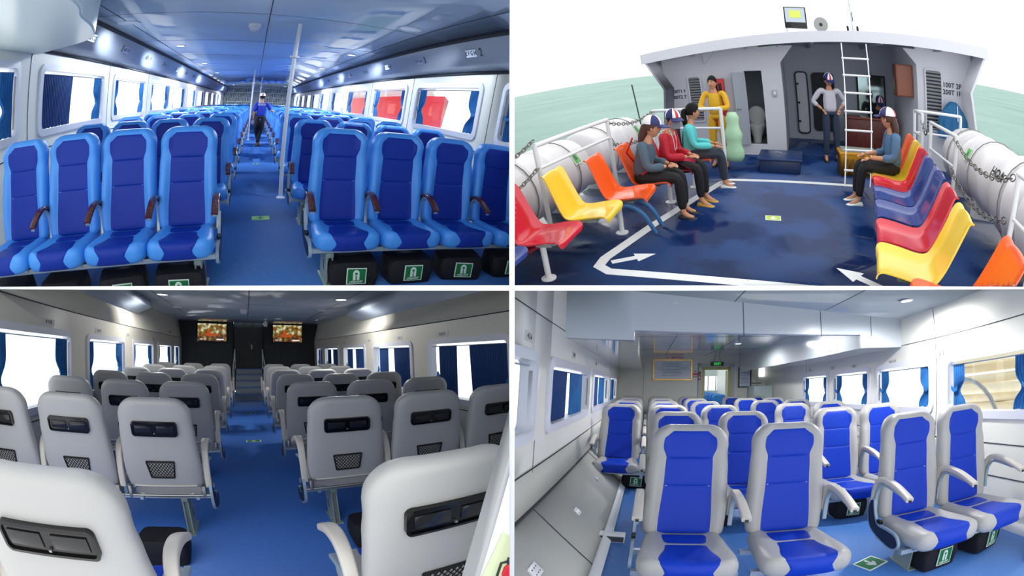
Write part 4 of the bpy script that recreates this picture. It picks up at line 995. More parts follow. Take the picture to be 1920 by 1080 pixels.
arrow(-1.68, 3.08, -1.34, 3.34, .12, 'white arrow painted on the deck at left, pointing inward'); arrow(.78, 3.18, .34, 3.46, .14, 'white arrow painted on the deck at right, pointing inward')
t = floor_sign(-.34, 4.54, .1, .18, .15, 'green and yellow floor sticker in the middle of the navy deck', face=mat('lime_face', S(190, 210, 90), .4))
# plastic bucket seats
def bucket():
    t = thing('plastic_chair', None, 'seat'); hw = .245
    prof = spline([(0, -.46, .385), (0, -.455, .42), (0, -.42, .435), (0, -.30, .425), (0, -.14, .405), (0, -.05, .425), (0, .0, .50), (0, .045, .62), (0, .09, .75), (0, .115, .815), (0, .13, .83), (0, .145, .82)], 4)
    P = []; Q = []
    N = 12; L = len(prof)
    for i, p in enumerate(prof):
        s = i/(L-1); a = prof[max(0, i-1)]; b = prof[min(L-1, i+1)]; d = (b-a).normalized(); nn = Vector((0, -d.z, d.y))
        w = hw*interp(s, [(0, .90), (.12, 1.), (.45, .98), (.75, .90), (.9, .84), (1, .62)])
        if s < .08: w *= .86+.14*math.sqrt(s/.08)
        r0, r1 = [], []
        for k in range(N+1):
            q = -1+2*k/N; lip = .030*max(0, abs(q)-.62)**1.5/.23*interp(s, [(0, .2), (.2, 1), (.8, 1.), (1, .4)]); top_ = .025*(1-abs(q)**2)*sstep(.8, 1, s)
            c = p+nn*lip+Vector((q*w, 0, top_-.012*(1-q*q)*interp(s, [(0, 0), (.25, 1), (.5, 0)])))
            r0.append(c); r1.append(c-nn*.010)
        P.append(r0); Q.append(r1)
    m = MB(); m.grid(P, 0); o = len(m.v); m.grid(Q, 0); nu1 = N+1
    loop = list(range(nu1))+[i*nu1+N for i in range(1, L)]+[(L-1)*nu1+k for k in range(N-1, -1, -1)]+[i*nu1 for i in range(L-2, 0, -1)]
    for a, b in zip(loop, loop[1:]+loop[:1]): m.f.append((a, b, b+o, a+o)); m.m.append(0)
    sh = m.build('seat_shell', M_plast['red'], t, smooth=70)
    m = MB(); m.box(-.09, .09, -.30, -.10, .35, .378); m.build('mounting_plate', M_greenleg, t); return remember(t)
bk = bucket()
def deck_seat(col, x, y, rz, label, group):
    first = bk.name not in used
    o = put(bk, T(x, y, 0, rz), label, group)
    sh = [k for k in (KIDS[bk.name] if first else [c for c in bpy.data.objects if c.parent == o]) if k.name.startswith('seat_shell')][0]
    if True:
        key = 'bucket_'+col
        if key not in bpy.data.meshes:
            me = sh.data.copy(); me.name = key; me.materials.clear(); me.materials.append(M_plast[col])
        sh.data = bpy.data.meshes[key]
# right hand bench: fronts face -x
rc = ['orange', 'yellow', 'red', 'blue', 'blue', 'red', 'yellow', 'orange']
rl = ['orange plastic seat nearest the camera in the right bench', 'large yellow plastic seat, second from the near end of right bench', 'red plastic seat between yellow and blue seats, right bench', 'nearer of the two blue plastic seats in right bench',
      'farther of the two blue plastic seats in right bench', 'red plastic seat behind the two blue seats, right bench', 'yellow plastic seat under the woman in blue at right', 'orange plastic seat at the far end of the right bench']
rx_ = [.74, .56, .63, .70, .76, .82, .87, .90]; ry_ = [2.20, 2.70, 3.22, 3.76, 4.27, 4.74, 5.20, 5.66]
for k in range(8): deck_seat(rc[k], rx_[k]+.46, ry_[k], -PI/2-.12, rl[k], 'plastic seats of the right bench')
lc = ['blue', 'red', 'yellow', 'orange', 'orange', 'red', 'orange']
ll = ['blue plastic seat at the near end of the left bench', 'red plastic seat nearest left, beside the blue one', 'yellow plastic seat in the left bench', 'orange plastic seat next to the yellow one, left bench', 'orange plastic seat under the woman in denim jacket',
      'red plastic seat under the person in the red jacket', 'orange plastic seat under the woman in turquoise']
lx_ = [-1.98, -1.80, -1.68, -1.54, -1.46, -1.36, -1.26]; ly_ = [2.04, 2.62, 3.22, 3.80, 4.36, 4.92, 5.5]
for k in range(7): deck_seat(lc[k], lx_[k]-.46, ly_[k], PI/2+.13, ll[k], 'plastic seats of the left bench')
def beam(p0, p1, posts, label, col):
    t = thing('bench_beam', label, 'bench frame'); m = MB().tube([p0, p1], .028, 10); m.build('beam', col, t)
    for q in posts:
        x = p0[0]+(p1[0]-p0[0])*q; y = p0[1]+(p1[1]-p0[1])*q
        MB().tube([(x, y, .0), (x, y, p0[2])], .028, 12).lathe([(.07, .0), (.07, .012), (.03, .02)], c=(x, y, 0), n=16).build('post', M_white, t)
beam((-2.3, 1.6, .345), (-1.50, 5.8, .345), (.25, .52, .78, .95), 'dark red beam and white posts under the left bench seats', mat('dark_red_paint', S(140, 22, 36), .4))
beam((.95, 1.9, .345), (1.20, 6.0, .345), (.2, .5, .8), 'beam and white posts under the right bench seats', mat('dark_red_paint', S(140, 22, 36), .4))
t = thing('wheel_rack', 'two blue curved pipes on the deck under the left bench', 'pipe rack')
for dy in (0, .22): MB().tube(spline([(-1.95, 3.62+dy, .30), (-1.75, 3.66+dy, .36), (-1.6, 3.72+dy, .26), (-1.5, 3.80+dy, .02)], 5), .024, 8).build('blue_pipe', mat('faded_blue_paint', S(60, 110, 160), .5), t)
# railings, chains
def rail(pts, h, mid, label, posts=None, r=.026):
    t = thing('railing', label, 'railing'); m = MB().tube([(x, y, z+h) for x, y, z in pts], r, 10); m.build('top_rail', M_white, t)
    MB().tube([(x, y, z+mid) for x, y, z in pts], r*.7, 8).build('middle_rail', M_white, t)
    for x, y, z in (posts or pts): MB().tube([(x, y, z), (x, y, z+h+.01)], r*1.1, 10).build('post', M_white, t)
    return t
def chain(a, b, sag, label, n=22):
    t = thing('chain', label, 'chain'); m = MB(); a, b = Vector(a), Vector(b); P = []
    for i in range(n+1): s = i/n; p = a.lerp(b, s); p.z -= sag*4*s*(1-s); P.append(p)
    for i in range(n):
        c = (P[i]+P[i+1])/2; d = (P[i+1]-P[i]); L = d.length*.72; d.normalize(); s = Vector((0, 0, 1)).cross(d).normalized() if i % 2 else d.cross(Vector((0, 0, 1)).cross(d)).normalized()
        ring = [c+d*(L*math.cos(q*PI/4))+s*(L*.5*math.sin(q*PI/4)) for q in range(8)]; m.tube(ring, .006, 5, closed=True)
    o = m.build('links', mat('galvanised', S(120, 118, 112), .4, .6), t); return t
rail([(-2.5, 3.36, 0), (-2.5, 5.05, 0)], 1.08, .84, 'white railing section behind the yellow and orange seats')
rail([(-2.4, 6.6, 0), (-1.85, 6.55, 0), (-1.25, 6.5, 0)], 1.0, .70, 'white railing the woman in yellow leans on')
chain((-2.5, 2.2, 1.10), (-2.5, 3.36, 1.14), .10, 'upper chain at the far left edge of the deck')
chain((-2.5, 2.2, .72), (-2.5, 3.36, .86), .08, 'lower chain at the far left edge of the deck')
chain((-2.5, 5.05, 1.04), (-2.4, 6.6, 1.0), .09, 'upper chain left of the seated people')
chain((-2.5, 5.05, .74), (-2.4, 6.6, .68), .08, 'lower chain left of the seated people')
rail([(2.05, 5.40, 0), (2.05, 6.58, 0)], .95, .58, 'white railing section on the right before the life raft')
rail([(2.05, 3.1, 0), (2.05, 3.62, 0)], .97, .60, 'nearest white railing section at the right edge')
rail([(2.9, 7.45, 0), (2.0, 7.40, 0), (2.0, 6.9, 0)], 1.02, .68, 'white railing beside the right louvre vent')
chain((2.03, 3.66, .93), (2.03, 5.40, .92), .16, 'upper chain across the gap in the right railing')
chain((2.0, 3.66, .56), (2.0, 5.40, .56), .16, 'lower chain across the gap in the right railing')
chain((2.02, 6.6, .9), (2.0, 6.9, .95), .18, 'short chain at the far end of the right railing', 10)
def raft(x, y, L, r, label, txt=None, side=1):
    t = thing('life_raft', label, 'life raft', T(x, y, .52)); pr = []
    for k in range(9): a = PI/2*k/8; pr.append((r*math.sin(a)*.98+.001, -L/2-.02+.16*(1-math.cos(a))))
    for k in range(1, 12):
        z = -L/2+.14+(L-.28)*k/12; pr.append((r*(1.03 if k in (3, 6, 9) else 1.), z))
        if k in (3, 6, 9): pr.insert(-1, (r, z-.03)); pr.append((r, z+.03))
    for k in range(8, -1, -1): a = PI/2*k/8; pr.append((r*math.sin(a)*.98+.001, L/2+.02-.16*(1-math.cos(a))))
    MB().lathe(pr, n=28, M=Euler((-PI/2, 0, 0)).to_matrix().to_4x4()).build('canister', mat('raft_white', S(226, 224, 226), .3), t, smooth=30)
    m = MB()
    for yy in (-L*.25, L*.25): m.tube([(1.045*r*math.cos(q*PI/12), yy, 1.045*r*math.sin(q*PI/12)) for q in range(24)], .008, 5, closed=True)
    m.build('lashing', mat('grey_rope', S(130, 130, 128), .7), t)
    MB().box(-r*.7, r*.7, -L*.3, -L*.22, -.52, -r*.7).box(-r*.7, r*.7, L*.22, L*.3, -.52, -r*.7).build('cradle', M_white, t)
    a = PI*.84 if side > 0 else PI*.16; Z_ = Vector((math.cos(a), 0, math.sin(a))); Y_ = Vector((math.sin(a)*(1 if side > 0 else -1), 0, abs(math.cos(a)))); X_ = Y_.cross(Z_)
    if txt: lettering('stencil', txt, .15, M_ink, t, basis(Z_*(r*1.012)+Vector((0, .72, 0)), X_, Y_, Z_))
    M = basis(Z_*(r*1.02)+Vector((0, .50 if side < 0 else -.28, 0)), X_, Y_, Z_)
    s_ = MB().box(-.08, .08, -.09, .09, 0, .004, M=M).build('raft_sticker', M_signwhite, t)
    MB().box(-.065, .065, -.075, .075, .004, .006, M=M).build('sticker_face', mat('sticker_green', S(120, 200, 120), .4), s_)
    MB().prism([(-.03, -.03), (.03, -.03), (0, .05)], 2, .006, .008).build('pictogram', M_signgreen, s_).matrix_local = M
    return t
raft(-3.05, 3.9, 1.9, .40, 'nearest white life raft canister behind the left railing', None, -1)
raft(-3.05, 6.0, 1.9, .40, 'farther white life raft canister behind the left railing', None, -1)
raft(2.72, 3.9, 1.9, .46, 'nearest white life raft canister with black stencil, right side', 'HOA', 1)
raft(2.72, 5.95, 1.8, .42, 'farther white life raft canister outside the right railing', '', 1)
# deckhouse
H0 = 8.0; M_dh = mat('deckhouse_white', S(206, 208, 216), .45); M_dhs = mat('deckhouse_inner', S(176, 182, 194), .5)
def crown(x): return 1.93+(x+2.75)*(.20/6.2)+.11*math.sin(PI*(x+2.75)/6.25)
xs_ = [-2.75+6.22*k/24 for k in range(25)]
m = MB()
top = [(x, H0-.62, crown(x)+.05) for x in xs_]; lip = [(x, H0-.64, crown(x)-.13) for x in xs_]; und = [(x, H0-.58, crown(x)-.10) for x in xs_]; undb = [(x, 10.6, crown(x)-.04) for x in xs_]; topb = [(x, 10.6, crown(x)+.10) for x in xs_]
m.grid([lip, und, undb, topb, top], 0, close_u=True); n = len(xs_); m.f += [tuple(k*n for k in range(5)), tuple(k*n+n-1 for k in range(4, -1, -1))]; m.m += [0, 0]
t = thing('deckhouse_roof', 'wide white curved roof overhanging the deckhouse', 'roof'); m.build('roof_slab', M_dh, t)
m = MB()
for x in (-1.9, -.9, .3, 1.5, 2.6): m.box(x-.02, x+.02, H0-.55, 10.4, crown(x)-.14, crown(x)-.055)
m.box(-2.6, 3.3, H0-.2, H0-.16, 1.78, 1.86) if False else None
m.build('roof_beam', M_dhs, t)
# slanted side cheeks of the roof
for sx, x0, x1, x2, z0, z1 in ((-1, -2.75, -2.42, -2.60, 1.9, 1.30), (1, 3.45, 3.12, 3.38, 2.08, 1.42)):
    m = MB()
    m.add([(x0, H0-.6, z0), (x1, H0-.6, z1), (x1, 10.5, z1), (x0, 10.5, z0), (x0-sx*.04, H0-.6, z0), (x1-sx*.04, H0-.6, z1), (x1-sx*.04, 10.5, z1), (x0-sx*.04, 10.5, z0)], [(0, 1, 2, 3), (7, 6, 5, 4), (0, 4, 5, 1), (2, 6, 7, 3), (0, 3, 7, 4), (1, 5, 6, 2)])
    m.add([(x1, H0-.6, z1), (x2, H0-.6, 0), (x2, 10.5, 0), (x1, 10.5, z1), (x1-sx*.04, H0-.6, z1), (x2-sx*.04, H0-.6, 0), (x2-sx*.04, 10.5, 0), (x1-sx*.04, 10.5, z1)], [(0, 1, 2, 3), (7, 6, 5, 4), (0, 4, 5, 1), (2, 6, 7, 3), (0, 3, 7, 4), (1, 5, 6, 2)])
    m.build('side_cheek', M_dh, t)
WCX0, WCX1 = -1.0, -.68
def bulk(name, boxes, m_): 
    m = MB()
    for b_ in boxes: m.box(*b_)
    return struct(name, m, m_)
bulk('wall_deck_left', [(-2.55, WCX0, H0-.06, H0, 0, .12), (-2.55, WCX0, H0-.06, H0, .12, 1.98), (WCX1, -.31, H0-.06, H0, 0, 1.96), (WCX0, WCX1, H0-.06, H0, 1.54, 1.98), (WCX0, WCX1, H0-.06, H0, 0, .20)], M_dh)
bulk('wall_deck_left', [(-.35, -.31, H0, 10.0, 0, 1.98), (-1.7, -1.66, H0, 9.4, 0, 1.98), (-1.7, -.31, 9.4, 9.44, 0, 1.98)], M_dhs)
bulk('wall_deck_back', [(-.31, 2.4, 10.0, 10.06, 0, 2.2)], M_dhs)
bulk('wall_deck_right', [(2.22, 3.34, H0-.06, H0, 0, 2.1), (2.22, 2.26, H0, 10.0, 0, 2.1)], M_dh)
bulk('floor', [(-1.66, -.35, H0, 9.4, .10, .14)], mat('wc_floor', S(120, 126, 120), .4))
struct('trim_15', MB().prism([(-1.30, 1.55), (-1.55, 1.98), (-1.66, 1.98), (-1.66, 1.55)], 1, H0-.1, H0-.06) if False else MB().prism([(-.31, 1.98), (-.05, 1.98), (-.31, 1.68)], 1, H0-.06, H0-.02).prism([(2.22, 2.02), (1.98, 2.02), (2.22, 1.76)], 1, H0-.06, H0-.02).prism([(-1.72, 1.98), (-1.46, 1.98), (-1.72, 1.70)], 1, H0-.10, H0-.07), M_dh)
t = thing('toilet_door', 'grey toilet door standing open on the deckhouse front', 'door', T(WCX0, H0-.07, .2, -2.55+PI)); MB().box(-.26, 0, -.02, 0, 0, 1.32, M=Matrix.Identity(4)).build('door_leaf', mat('pale_grey_door', S(160, 168, 178), .4), t)
MB().tube([(-.23, -.02, .66), (-.23, -.06, .66), (-.16, -.06, .66)], .01, 6).build('handle', M_steel, t)
t = thing('toilet', 'white toilet inside the open compartment', 'toilet', T(-.92, 8.5, .14))
MB().lathe([(.08, 0), (.09, .1), (.13, .22), (.17, .30), (.18, .34), (.15, .35), (.10, .30), (.02, .22)], n=20).build('bowl', M_white, t)
MB().rbox(-.15, .15, .15, .28, .28, .62, .03).build('cistern', M_white, t); MB().lathe([(.175, 0), (.18, .02), (.15, .04)], c=(0, .16, .52), n=18, M=Euler((PI/2, 0, 0)).to_matrix().to_4x4()).build('lid', M_white, t)
def louvre(x0, x1, z0, z1, label):
    t = thing('louvre_vent', label, 'vent', T((x0+x1)/2, H0-.06, (z0+z1)/2)); w, h = (x1-x0)/2, (z1-z0)/2
    O = rrect(-w, w, -h, h, .06); I = rrect(-w+.03, w-.03, -h+.03, h-.03, .04)
    m = MB(); m.grid([[(a, .0, b) for a, b in O], [(a, -.03, b) for a, b in O], [(a, -.03, b) for a, b in I], [(a, 0, b) for a, b in I]], 0, close_v=True); m.build('vent_frame', M_dh, t)
    m = MB().box(-w+.03, w-.03, -.004, 0, -h+.03, h-.03); m.build('vent_back', M_ink, t)
    m = MB(); n = 17
    for k in range(n): z = -h+.05+(2*h-.1)*k/(n-1); m.box(-w+.03, w-.03, -.012, .012, z-.012, z+.012, M=Matrix.Translation((0, -.014, z)) @ Euler((.6, 0, 0)).to_matrix().to_4x4() @ Matrix.Translation((0, 0, -z)))
    m.build('slats', mat('slat_grey', S(150, 152, 158), .5), t)
louvre(-2.10, -1.82, .62, 1.50, 'left louvre vent on the deckhouse front'); louvre(2.36, 2.72, .66, 1.72, 'right louvre vent on the deckhouse front')
t = thing('hose_cabinet', 'red fire hose cabinet behind the woman in yellow', 'cabinet', T(-1.52, H0-.07, 0)); MB().rbox(-.13, .13, -.12, 0, .55, 1.42, .01).build('cabinet_body', M_red, t)
MB().rbox(.03, .09, -.125, -.118, 1.2, 1.34, .004).build('inspection_window', M_ink, t); MB().box(-.11, .11, -.124, -.12, .6, 1.16).build('cabinet_door', mat('darker_red', S(170, 20, 30), .4), t)
t = thing('switch_box', 'small grey switch box on the deckhouse front', 'switch', T(-.47, H0-.07, 1.14)); MB().rbox(-.04, .04, -.03, 0, -.06, .06, .006).build('box', mat('box_grey', S(180, 184, 190), .4), t); MB().rbox(-.02, .02, -.036, -.03, -.03, .02, .004).build('cover', M_white, t)
def hatch(x0, x1, z0, z1, open_, label):
    t = thing('watertight_door', label, 'door', T((x0+x1)/2, 9.99, (z0+z1)/2)); w, h = (x1-x0)/2, (z1-z0)/2; O = rrect(-w, w, -h, h, .09); I = rrect(-w+.03, w-.03, -h+.03, h-.03, .07)
    m = MB(); m.grid([[(a, .0, b) for a, b in O], [(a, -.05, b) for a, b in O], [(a, -.05, b) for a, b in I], [(a, 0, b) for a, b in I]], 0, close_v=True); m.build('coaming', M_ink, t)
    m = MB(); m.prism(I, 1, -.02, 0); m.build('door_plate', M_dh if not open_ else mat('painted_opening_shade', S(20, 24, 34), .6), t)  # open one: a plate coloured near-black, painting in the shade inside
    m = MB()
    for z in (-h*.6, 0, h*.6): m.box(-w+.02, -w+.08, -.07, -.02, z-.02, z+.02)
    m.build('dog_handle', M_ink, t)
hatch(-.10, .20, .12, 1.5, False, 'white watertight door edged in black at the back of the recess'); hatch(.28, .80, .2, 1.48, True, 'dark open doorway at the back of the recess')
t = thing('reception_desk', 'dark red wooden desk under the deckhouse roof', 'desk', T(0, 0, 0)); MB().rbox(.95, 2.05, 9.0, 9.35, 0, .62, .01).build('desk_body', mat('red_brown_wood', S(120, 54, 44), .4, noise=(6, S(92, 38, 32), (6, 1, 1))), t)
MB().rbox(.92, 2.08, 8.96, 9.4, .62, .66, .008).build('desk_top', mat('red_brown_wood2', S(134, 64, 50), .3), t)
t = thing('wall_cabinet', 'brown wooden cabinet hung high beside the right column', 'cabinet', T(0, 0, 0)); MB().rbox(1.86, 2.2, 8.15, 8.45, 1.18, 1.74, .01).build('cabinet_body', mat('cabinet_brown', S(134, 72, 50), .4), t); MB().box(1.88, 2.18, 8.14, 8.15, 1.2, 1.72).build('cabinet_door', mat('cabinet_brown2', S(146, 82, 58), .4), t)
t = thing('mirror', 'dark framed mirror on the back wall above the desk', 'mirror', T(1.66, 9.98, 1.08)); MB().box(-.34, .34, -.03, 0, -.40, .40).build('frame', M_ink, t); MB().box(-.30, .30, -.034, -.03, -.36, .36).build('glass', mat('mirror_glass', S(150, 170, 170), .08, .9), t)
t = thing('crate', 'yellow plastic crate on the deck by the ladder', 'crate', T(.92, 6.95, 0, .05)); m = MB(); w, d, h = .33, .2, .36
m.box(-w, w, -d, -d+.015, 0, h).box(-w, w, d-.015, d, 0, h).box(-w, -w+.015, -d, d, 0, h).box(w-.015, w, -d, d, 0, h).box(-w, w, -d, d, 0, .02); m.build('crate_shell', mat('crate_yellow', S(222, 158, 30), .4), t)
m = MB()
for k in range(6): m.box(-.24+k*.095, -.20+k*.095, -d-.004, -d+.002, .05, h-.10)
m.build('crate_slots', mat('slot_brown', S(120, 80, 16), .6), t); MB().rbox(-w-.01, w+.01, -d-.01, d+.01, h-.04, h, .008).build('rim', mat('crate_yellow', S(222, 158, 30)), t); MB().rbox(-.30, .30, -.17, .17, h-.005, h+.03, .01).build('crate_lid', mat('crate_lid_grey', S(150, 156, 150), .5), t)
t = thing('deck_hatch', 'low dark blue deck hatch in front of the recess', 'hatch', T(-.38, 6.9, 0)); MB().rbox(-.33, .33, -.34, .34, 0, .20, .02).build('coaming', mat('navy_paint', S(24, 44, 84), .35), t); MB().rbox(-.36, .36, -.37, .37, .20, .235, .01).build('hatch_lid', mat('navy_paint2', S(30, 54, 98), .3), t)
MB().tube(spline([(-.12, -.2, .235), (-.10, -.2, .30), (.02, -.2, .30), (.04, -.2, .235)], 4), .008, 6).build('lifting_handle', M_steel, t)
# rope ladder rigged from the roof edge
t = thing('rope_ladder', 'white rope ladder hanging from the roof edge', 'ladder'); A0, A1, B0, B1 = Vector((.62, 6.12, .0)), Vector((.78, 7.33, 2.0)), Vector((1.02, 6.2, .0)), Vector((1.20, 7.33, 2.0))
for a, b in ((A0, A1), (B0, B1)): MB().tube([a.lerp(b, k/8)+Vector((0, 0, -.012*math.sin(PI*k/8))) for k in range(9)], .010, 7).build('side_rope', M_white, t)
for k in range(7): s = .10+.13*k; MB().tube([A0.lerp(A1, s)+Vector((-.02, 0, 0)), B0.lerp(B1, s)+Vector((.02, 0, 0))], .016, 8).build('rung', M_white, t)
# on the roof
t = thing('floodlight', 'black floodlight with yellow lens on the deckhouse roof', 'floodlight', T(.08, 7.9, 2.44, .0, -.12, .05)); MB().rbox(-.20, .20, .0, .08, -.16, .22, .01).build('housing', M_black, t)
MB().box(-.175, .175, -.006, 0, -.06, .20).build('reflector', M_alu, t); MB().box(-.10, .10, -.010, -.006, .02, .15).build('led_panel', mat('led_yellow', S(210, 220, 90), .4), t)
MB().tube([(-.17, .04, -.14), (-.17, .04, -.42)], .012, 6).tube([(-.17, .04, -.25), (-.08, .0, -.33), (-.0, .04, -.25), (.3, .04, -.27)], .006, 5).build('bracket', M_alu, t)
t = thing('horn_speaker', 'small grey horn loudspeaker on the deckhouse roof', 'loudspeaker', T(.52, 7.9, 2.34)); MB().lathe([(.13, -.0), (.115, .02), (.05, .10), (.03, .16), (.05, .17), (.05, .24), (.001, .25)], n=22, M=Euler((-PI/2, 0, 0)).to_matrix().to_4x4()).build('horn', mat('horn_grey', S(150, 152, 150), .4), t)
MB().lathe([(.03, -.01), (.001, -.02)], n=12, M=Euler((-PI/2, 0, 0)).to_matrix().to_4x4()).build('centre_cone', M_ink, t); MB().tube([(0, .1, 0), (0, .1, -.20)], .012, 6).tube([(-.02, .1, -.14), (-.2, .1, -.16)], .006, 5).build('bracket', M_alu, t)
t = thing('mast', 'thin white antenna mast with small sensors on the roof', 'antenna', T(1.10, 8.0, 2.1)); MB().tube([(0, 0, 0), (0, 0, 1.0)], .010, 8).build('pole', M_alu, t); MB().tube([(-.09, 0, .18), (.09, 0, .18)], .006, 6).build('crossbar', M_alu, t)
for sx in (-1, 1): MB().lathe([(.02, .15), (.022, .22), (.01, .24)], c=(sx*.09, 0, 0), n=12).build('sensor', M_ink, t)
MB().box(.015, .03, -.01, .01, .32, .48).build('antenna_plate', M_seam, t)
for x, h_ in ((.78, .16), (1.62, .18)):
    t = thing('roof_stanchion', 'thin %s stanchion on the deckhouse roof' % ('left' if x < 1 else 'right'), 'post', T(x, 8.0, crown(x)+.05)); MB().tube([(0, 0, 0), (0, 0, h_)], .008, 6).build('rod', M_white, t)
for x, z, tx, lb, s_ in ((2.92, 1.48, '100T 2F', 'black stencilled letters on the right deckhouse front, upper line', .115), (2.92, 1.36, '200T 1P', 'black stencilled letters on the right deckhouse front, lower line', .115), (-2.30, 1.22, '100T1 F', 'black stencilled letters on the left deckhouse front, upper line', .085), (-2.30, 1.11, '200T2 T', 'black stencilled letters on the left deckhouse front, lower line', .085)):
    o = lettering('stencil_lettering', tx, s_, M_ink, None, T(x, H0-.066, z, rx=PI/2)); tag(o, lb, 'lettering')
t = thing('blue_cover', 'blue cloth cover hanging by the right louvre vent', 'cover', T(2.86, 7.75, 1.22)); P = []
for i in range(11):
    z = -.62*i/10; r = .05+.26*min(1, i/5)**.7-.04*(i/10); P.append([(r*math.cos(2*PI*k/36)*(1+.07*math.sin(k*2.1+i*.4)), .10*math.sin(2*PI*k/36)*(1+.2*math.sin(k*1.7)), z) for k in range(36)])
m = MB(); m.grid(P, 0, close_v=True); m.f += [tuple(range(35, -1, -1)), tuple(360+k for k in range(36))]; m.m += [0, 0]; m.build('cloth', mat('cover_blue', S(40, 110, 160), .7, bump=.5, bscale=12), t, smooth=80)
MB().tube([(.05, -.10, -.05), (.06, -.12, -.3)], .01, 6).build('white_tie', M_white, t)
t = thing('flag_staff', 'thin grey staff leaning at the left end of the deckhouse', 'staff', T(-3.0, 7.5, .9)); MB().tube([(0, 0, -.3), (-.06, 0, .55)], .014, 7).build('staff', M_seam, t)
# ================================================================== PEOPLE
def skinned(chains, sub=1):
    """chains: list of [(x,y,z,r), ...]; points nearer than 1 mm are welded; first point of the first chain is the root"""
    vs, rs, es = [], [], []
    def idx(p):
        for i, q in enumerate(vs):
            if (Vector(q)-Vector(p[:3])).length < .001: return i
        vs.append(tuple(p[:3])); rs.append(p[3] if not isinstance(p[3], tuple) else p[3]); return len(vs)-1
    for c in chains:
        pr = None
        for p in c:
            i = idx(p)
            if pr is not None and (pr, i) not in es: es.append((pr, i))
            pr = i
    me = bpy.data.meshes.new('k'); me.from_pydata(vs, es, []); o = bpy.data.objects.new('k', me); COL.objects.link(o)
    o.modifiers.new('s', 'SKIN'); 
    for i, r in enumerate(rs):
        d = me.skin_vertices[0].data[i]; d.radius = r if isinstance(r, tuple) else (r, r); d.use_root = (i == 0)
    o.modifiers['s'].use_smooth_shade = True
    if sub: m = o.modifiers.new('u', 'SUBSURF'); m.levels = sub; m.render_levels = sub
    dg = bpy.context.evaluated_depsgraph_get(); ev = bpy.data.meshes.new_from_object(o.evaluated_get(dg)); bpy.data.objects.remove(o); bpy.data.meshes.remove(me)
    V = [tuple(v.co) for v in ev.vertices]; F_ = [tuple(p.vertices) for p in ev.polygons]; bpy.data.meshes.remove(ev); return V, F_
def fused(parts, name, mt, parent, voxel=.009):
    m = MB()
    for V, F_ in parts: m.add(V, F_)
    me = m.mesh('f', mt); o = bpy.data.objects.new('f', me); COL.objects.link(o)
    r = o.modifiers.new('r', 'REMESH'); r.mode = 'VOXEL'; r.voxel_size = voxel; r.use_smooth_shade = True
    s = o.modifiers.new('c', 'SMOOTH'); s.factor = .5; s.iterations = 2
    dg = bpy.context.evaluated_depsgraph_get(); ev = bpy.data.meshes.new_from_object(o.evaluated_get(dg)); bpy.data.objects.remove(o)
    ev.name = name; ev.materials.clear(); ev.materials.append(mt)
    for p in ev.polygons: p.use_smooth = True
    o = bpy.data.objects.new(name, ev); COL.objects.link(o); o.parent = parent; o['_hall'] = CUR[0]; return o
def head_parts(M):
    """a head facing -y with its centre at the origin of M; face height .20"""
    P = []; nu, nv = 32, 24
    for i in range(nv+1):
        th = PI*i/nv; row = []
        for k in range(nu):
            ph = 2*PI*k/nu; x, y, z = math.sin(th)*math.sin(ph), -math.sin(th)*math.cos(ph), math.cos(th)
            X, Y, Z = x*.074, y*.092, z*.115
            if z < 0: X *= 1-.28*(-z)**1.4; Y *= 1-.16*(-z)
            if y < 0:                                                   # face side: flatter, with brow, nose, lips, chin
                Y *= .93; gx = math.exp(-(x/.20)**2)
                Y -= .020*gx*math.exp(-((z+.20)/.13)**2)+.010*gx*math.exp(-((z+.02)/.16)**2)
                Y += .010*math.exp(-((abs(x)-.36)/.16)**2)*math.exp(-((z-.06)/.11)**2)
                Y -= .006*math.exp(-(x/.35)**2)*math.exp(-((z+.48)/.08)**2)+.008*math.exp(-(x/.3)**2)*math.exp(-((z+.80)/.14)**2)
            row.append(M @ Vector((X, Y, Z)))
        P.append(row)
    m = MB(); m.grid(P, 0, close_v=True)
    for s in (-1, 1): m.ball(M @ Vector((s*.076, .008, -.012)), (.010, .020, .030), nu=8, nv=6)
    return m.v, m.f
def hand_chains(w, d, up, spread=1., curl=.5):
    """five fingers from the wrist w along direction d; up = back of the hand"""
    d = d.normalized(); s = d.cross(up).normalized(); up = s.cross(d).normalized(); C = []
    palm = w+d*.045
    C.append([(*w, .021), (*palm, .028), (*(w+d*.075), .026)])
    for k, (off, L) in enumerate([(-.027, .058), (-.010, .070), (.009, .068), (.027, .052)]):
        b = w+d*.078+s*off; m1 = b+d*L*.5-up*L*.15*curl; t1 = m1+d*L*.32*(1-.4*curl)-up*L*.40*curl
        C.append([(*b, .0095), (*m1, .0088), (*t1, .0075)])
    b = w+d*.030-s*.024; m1 = b+d*.030-s*.020; t1 = m1+d*.026-s*.002-up*.008
    C.append([(*b, .012), (*m1, .010), (*t1, .008)]); return C
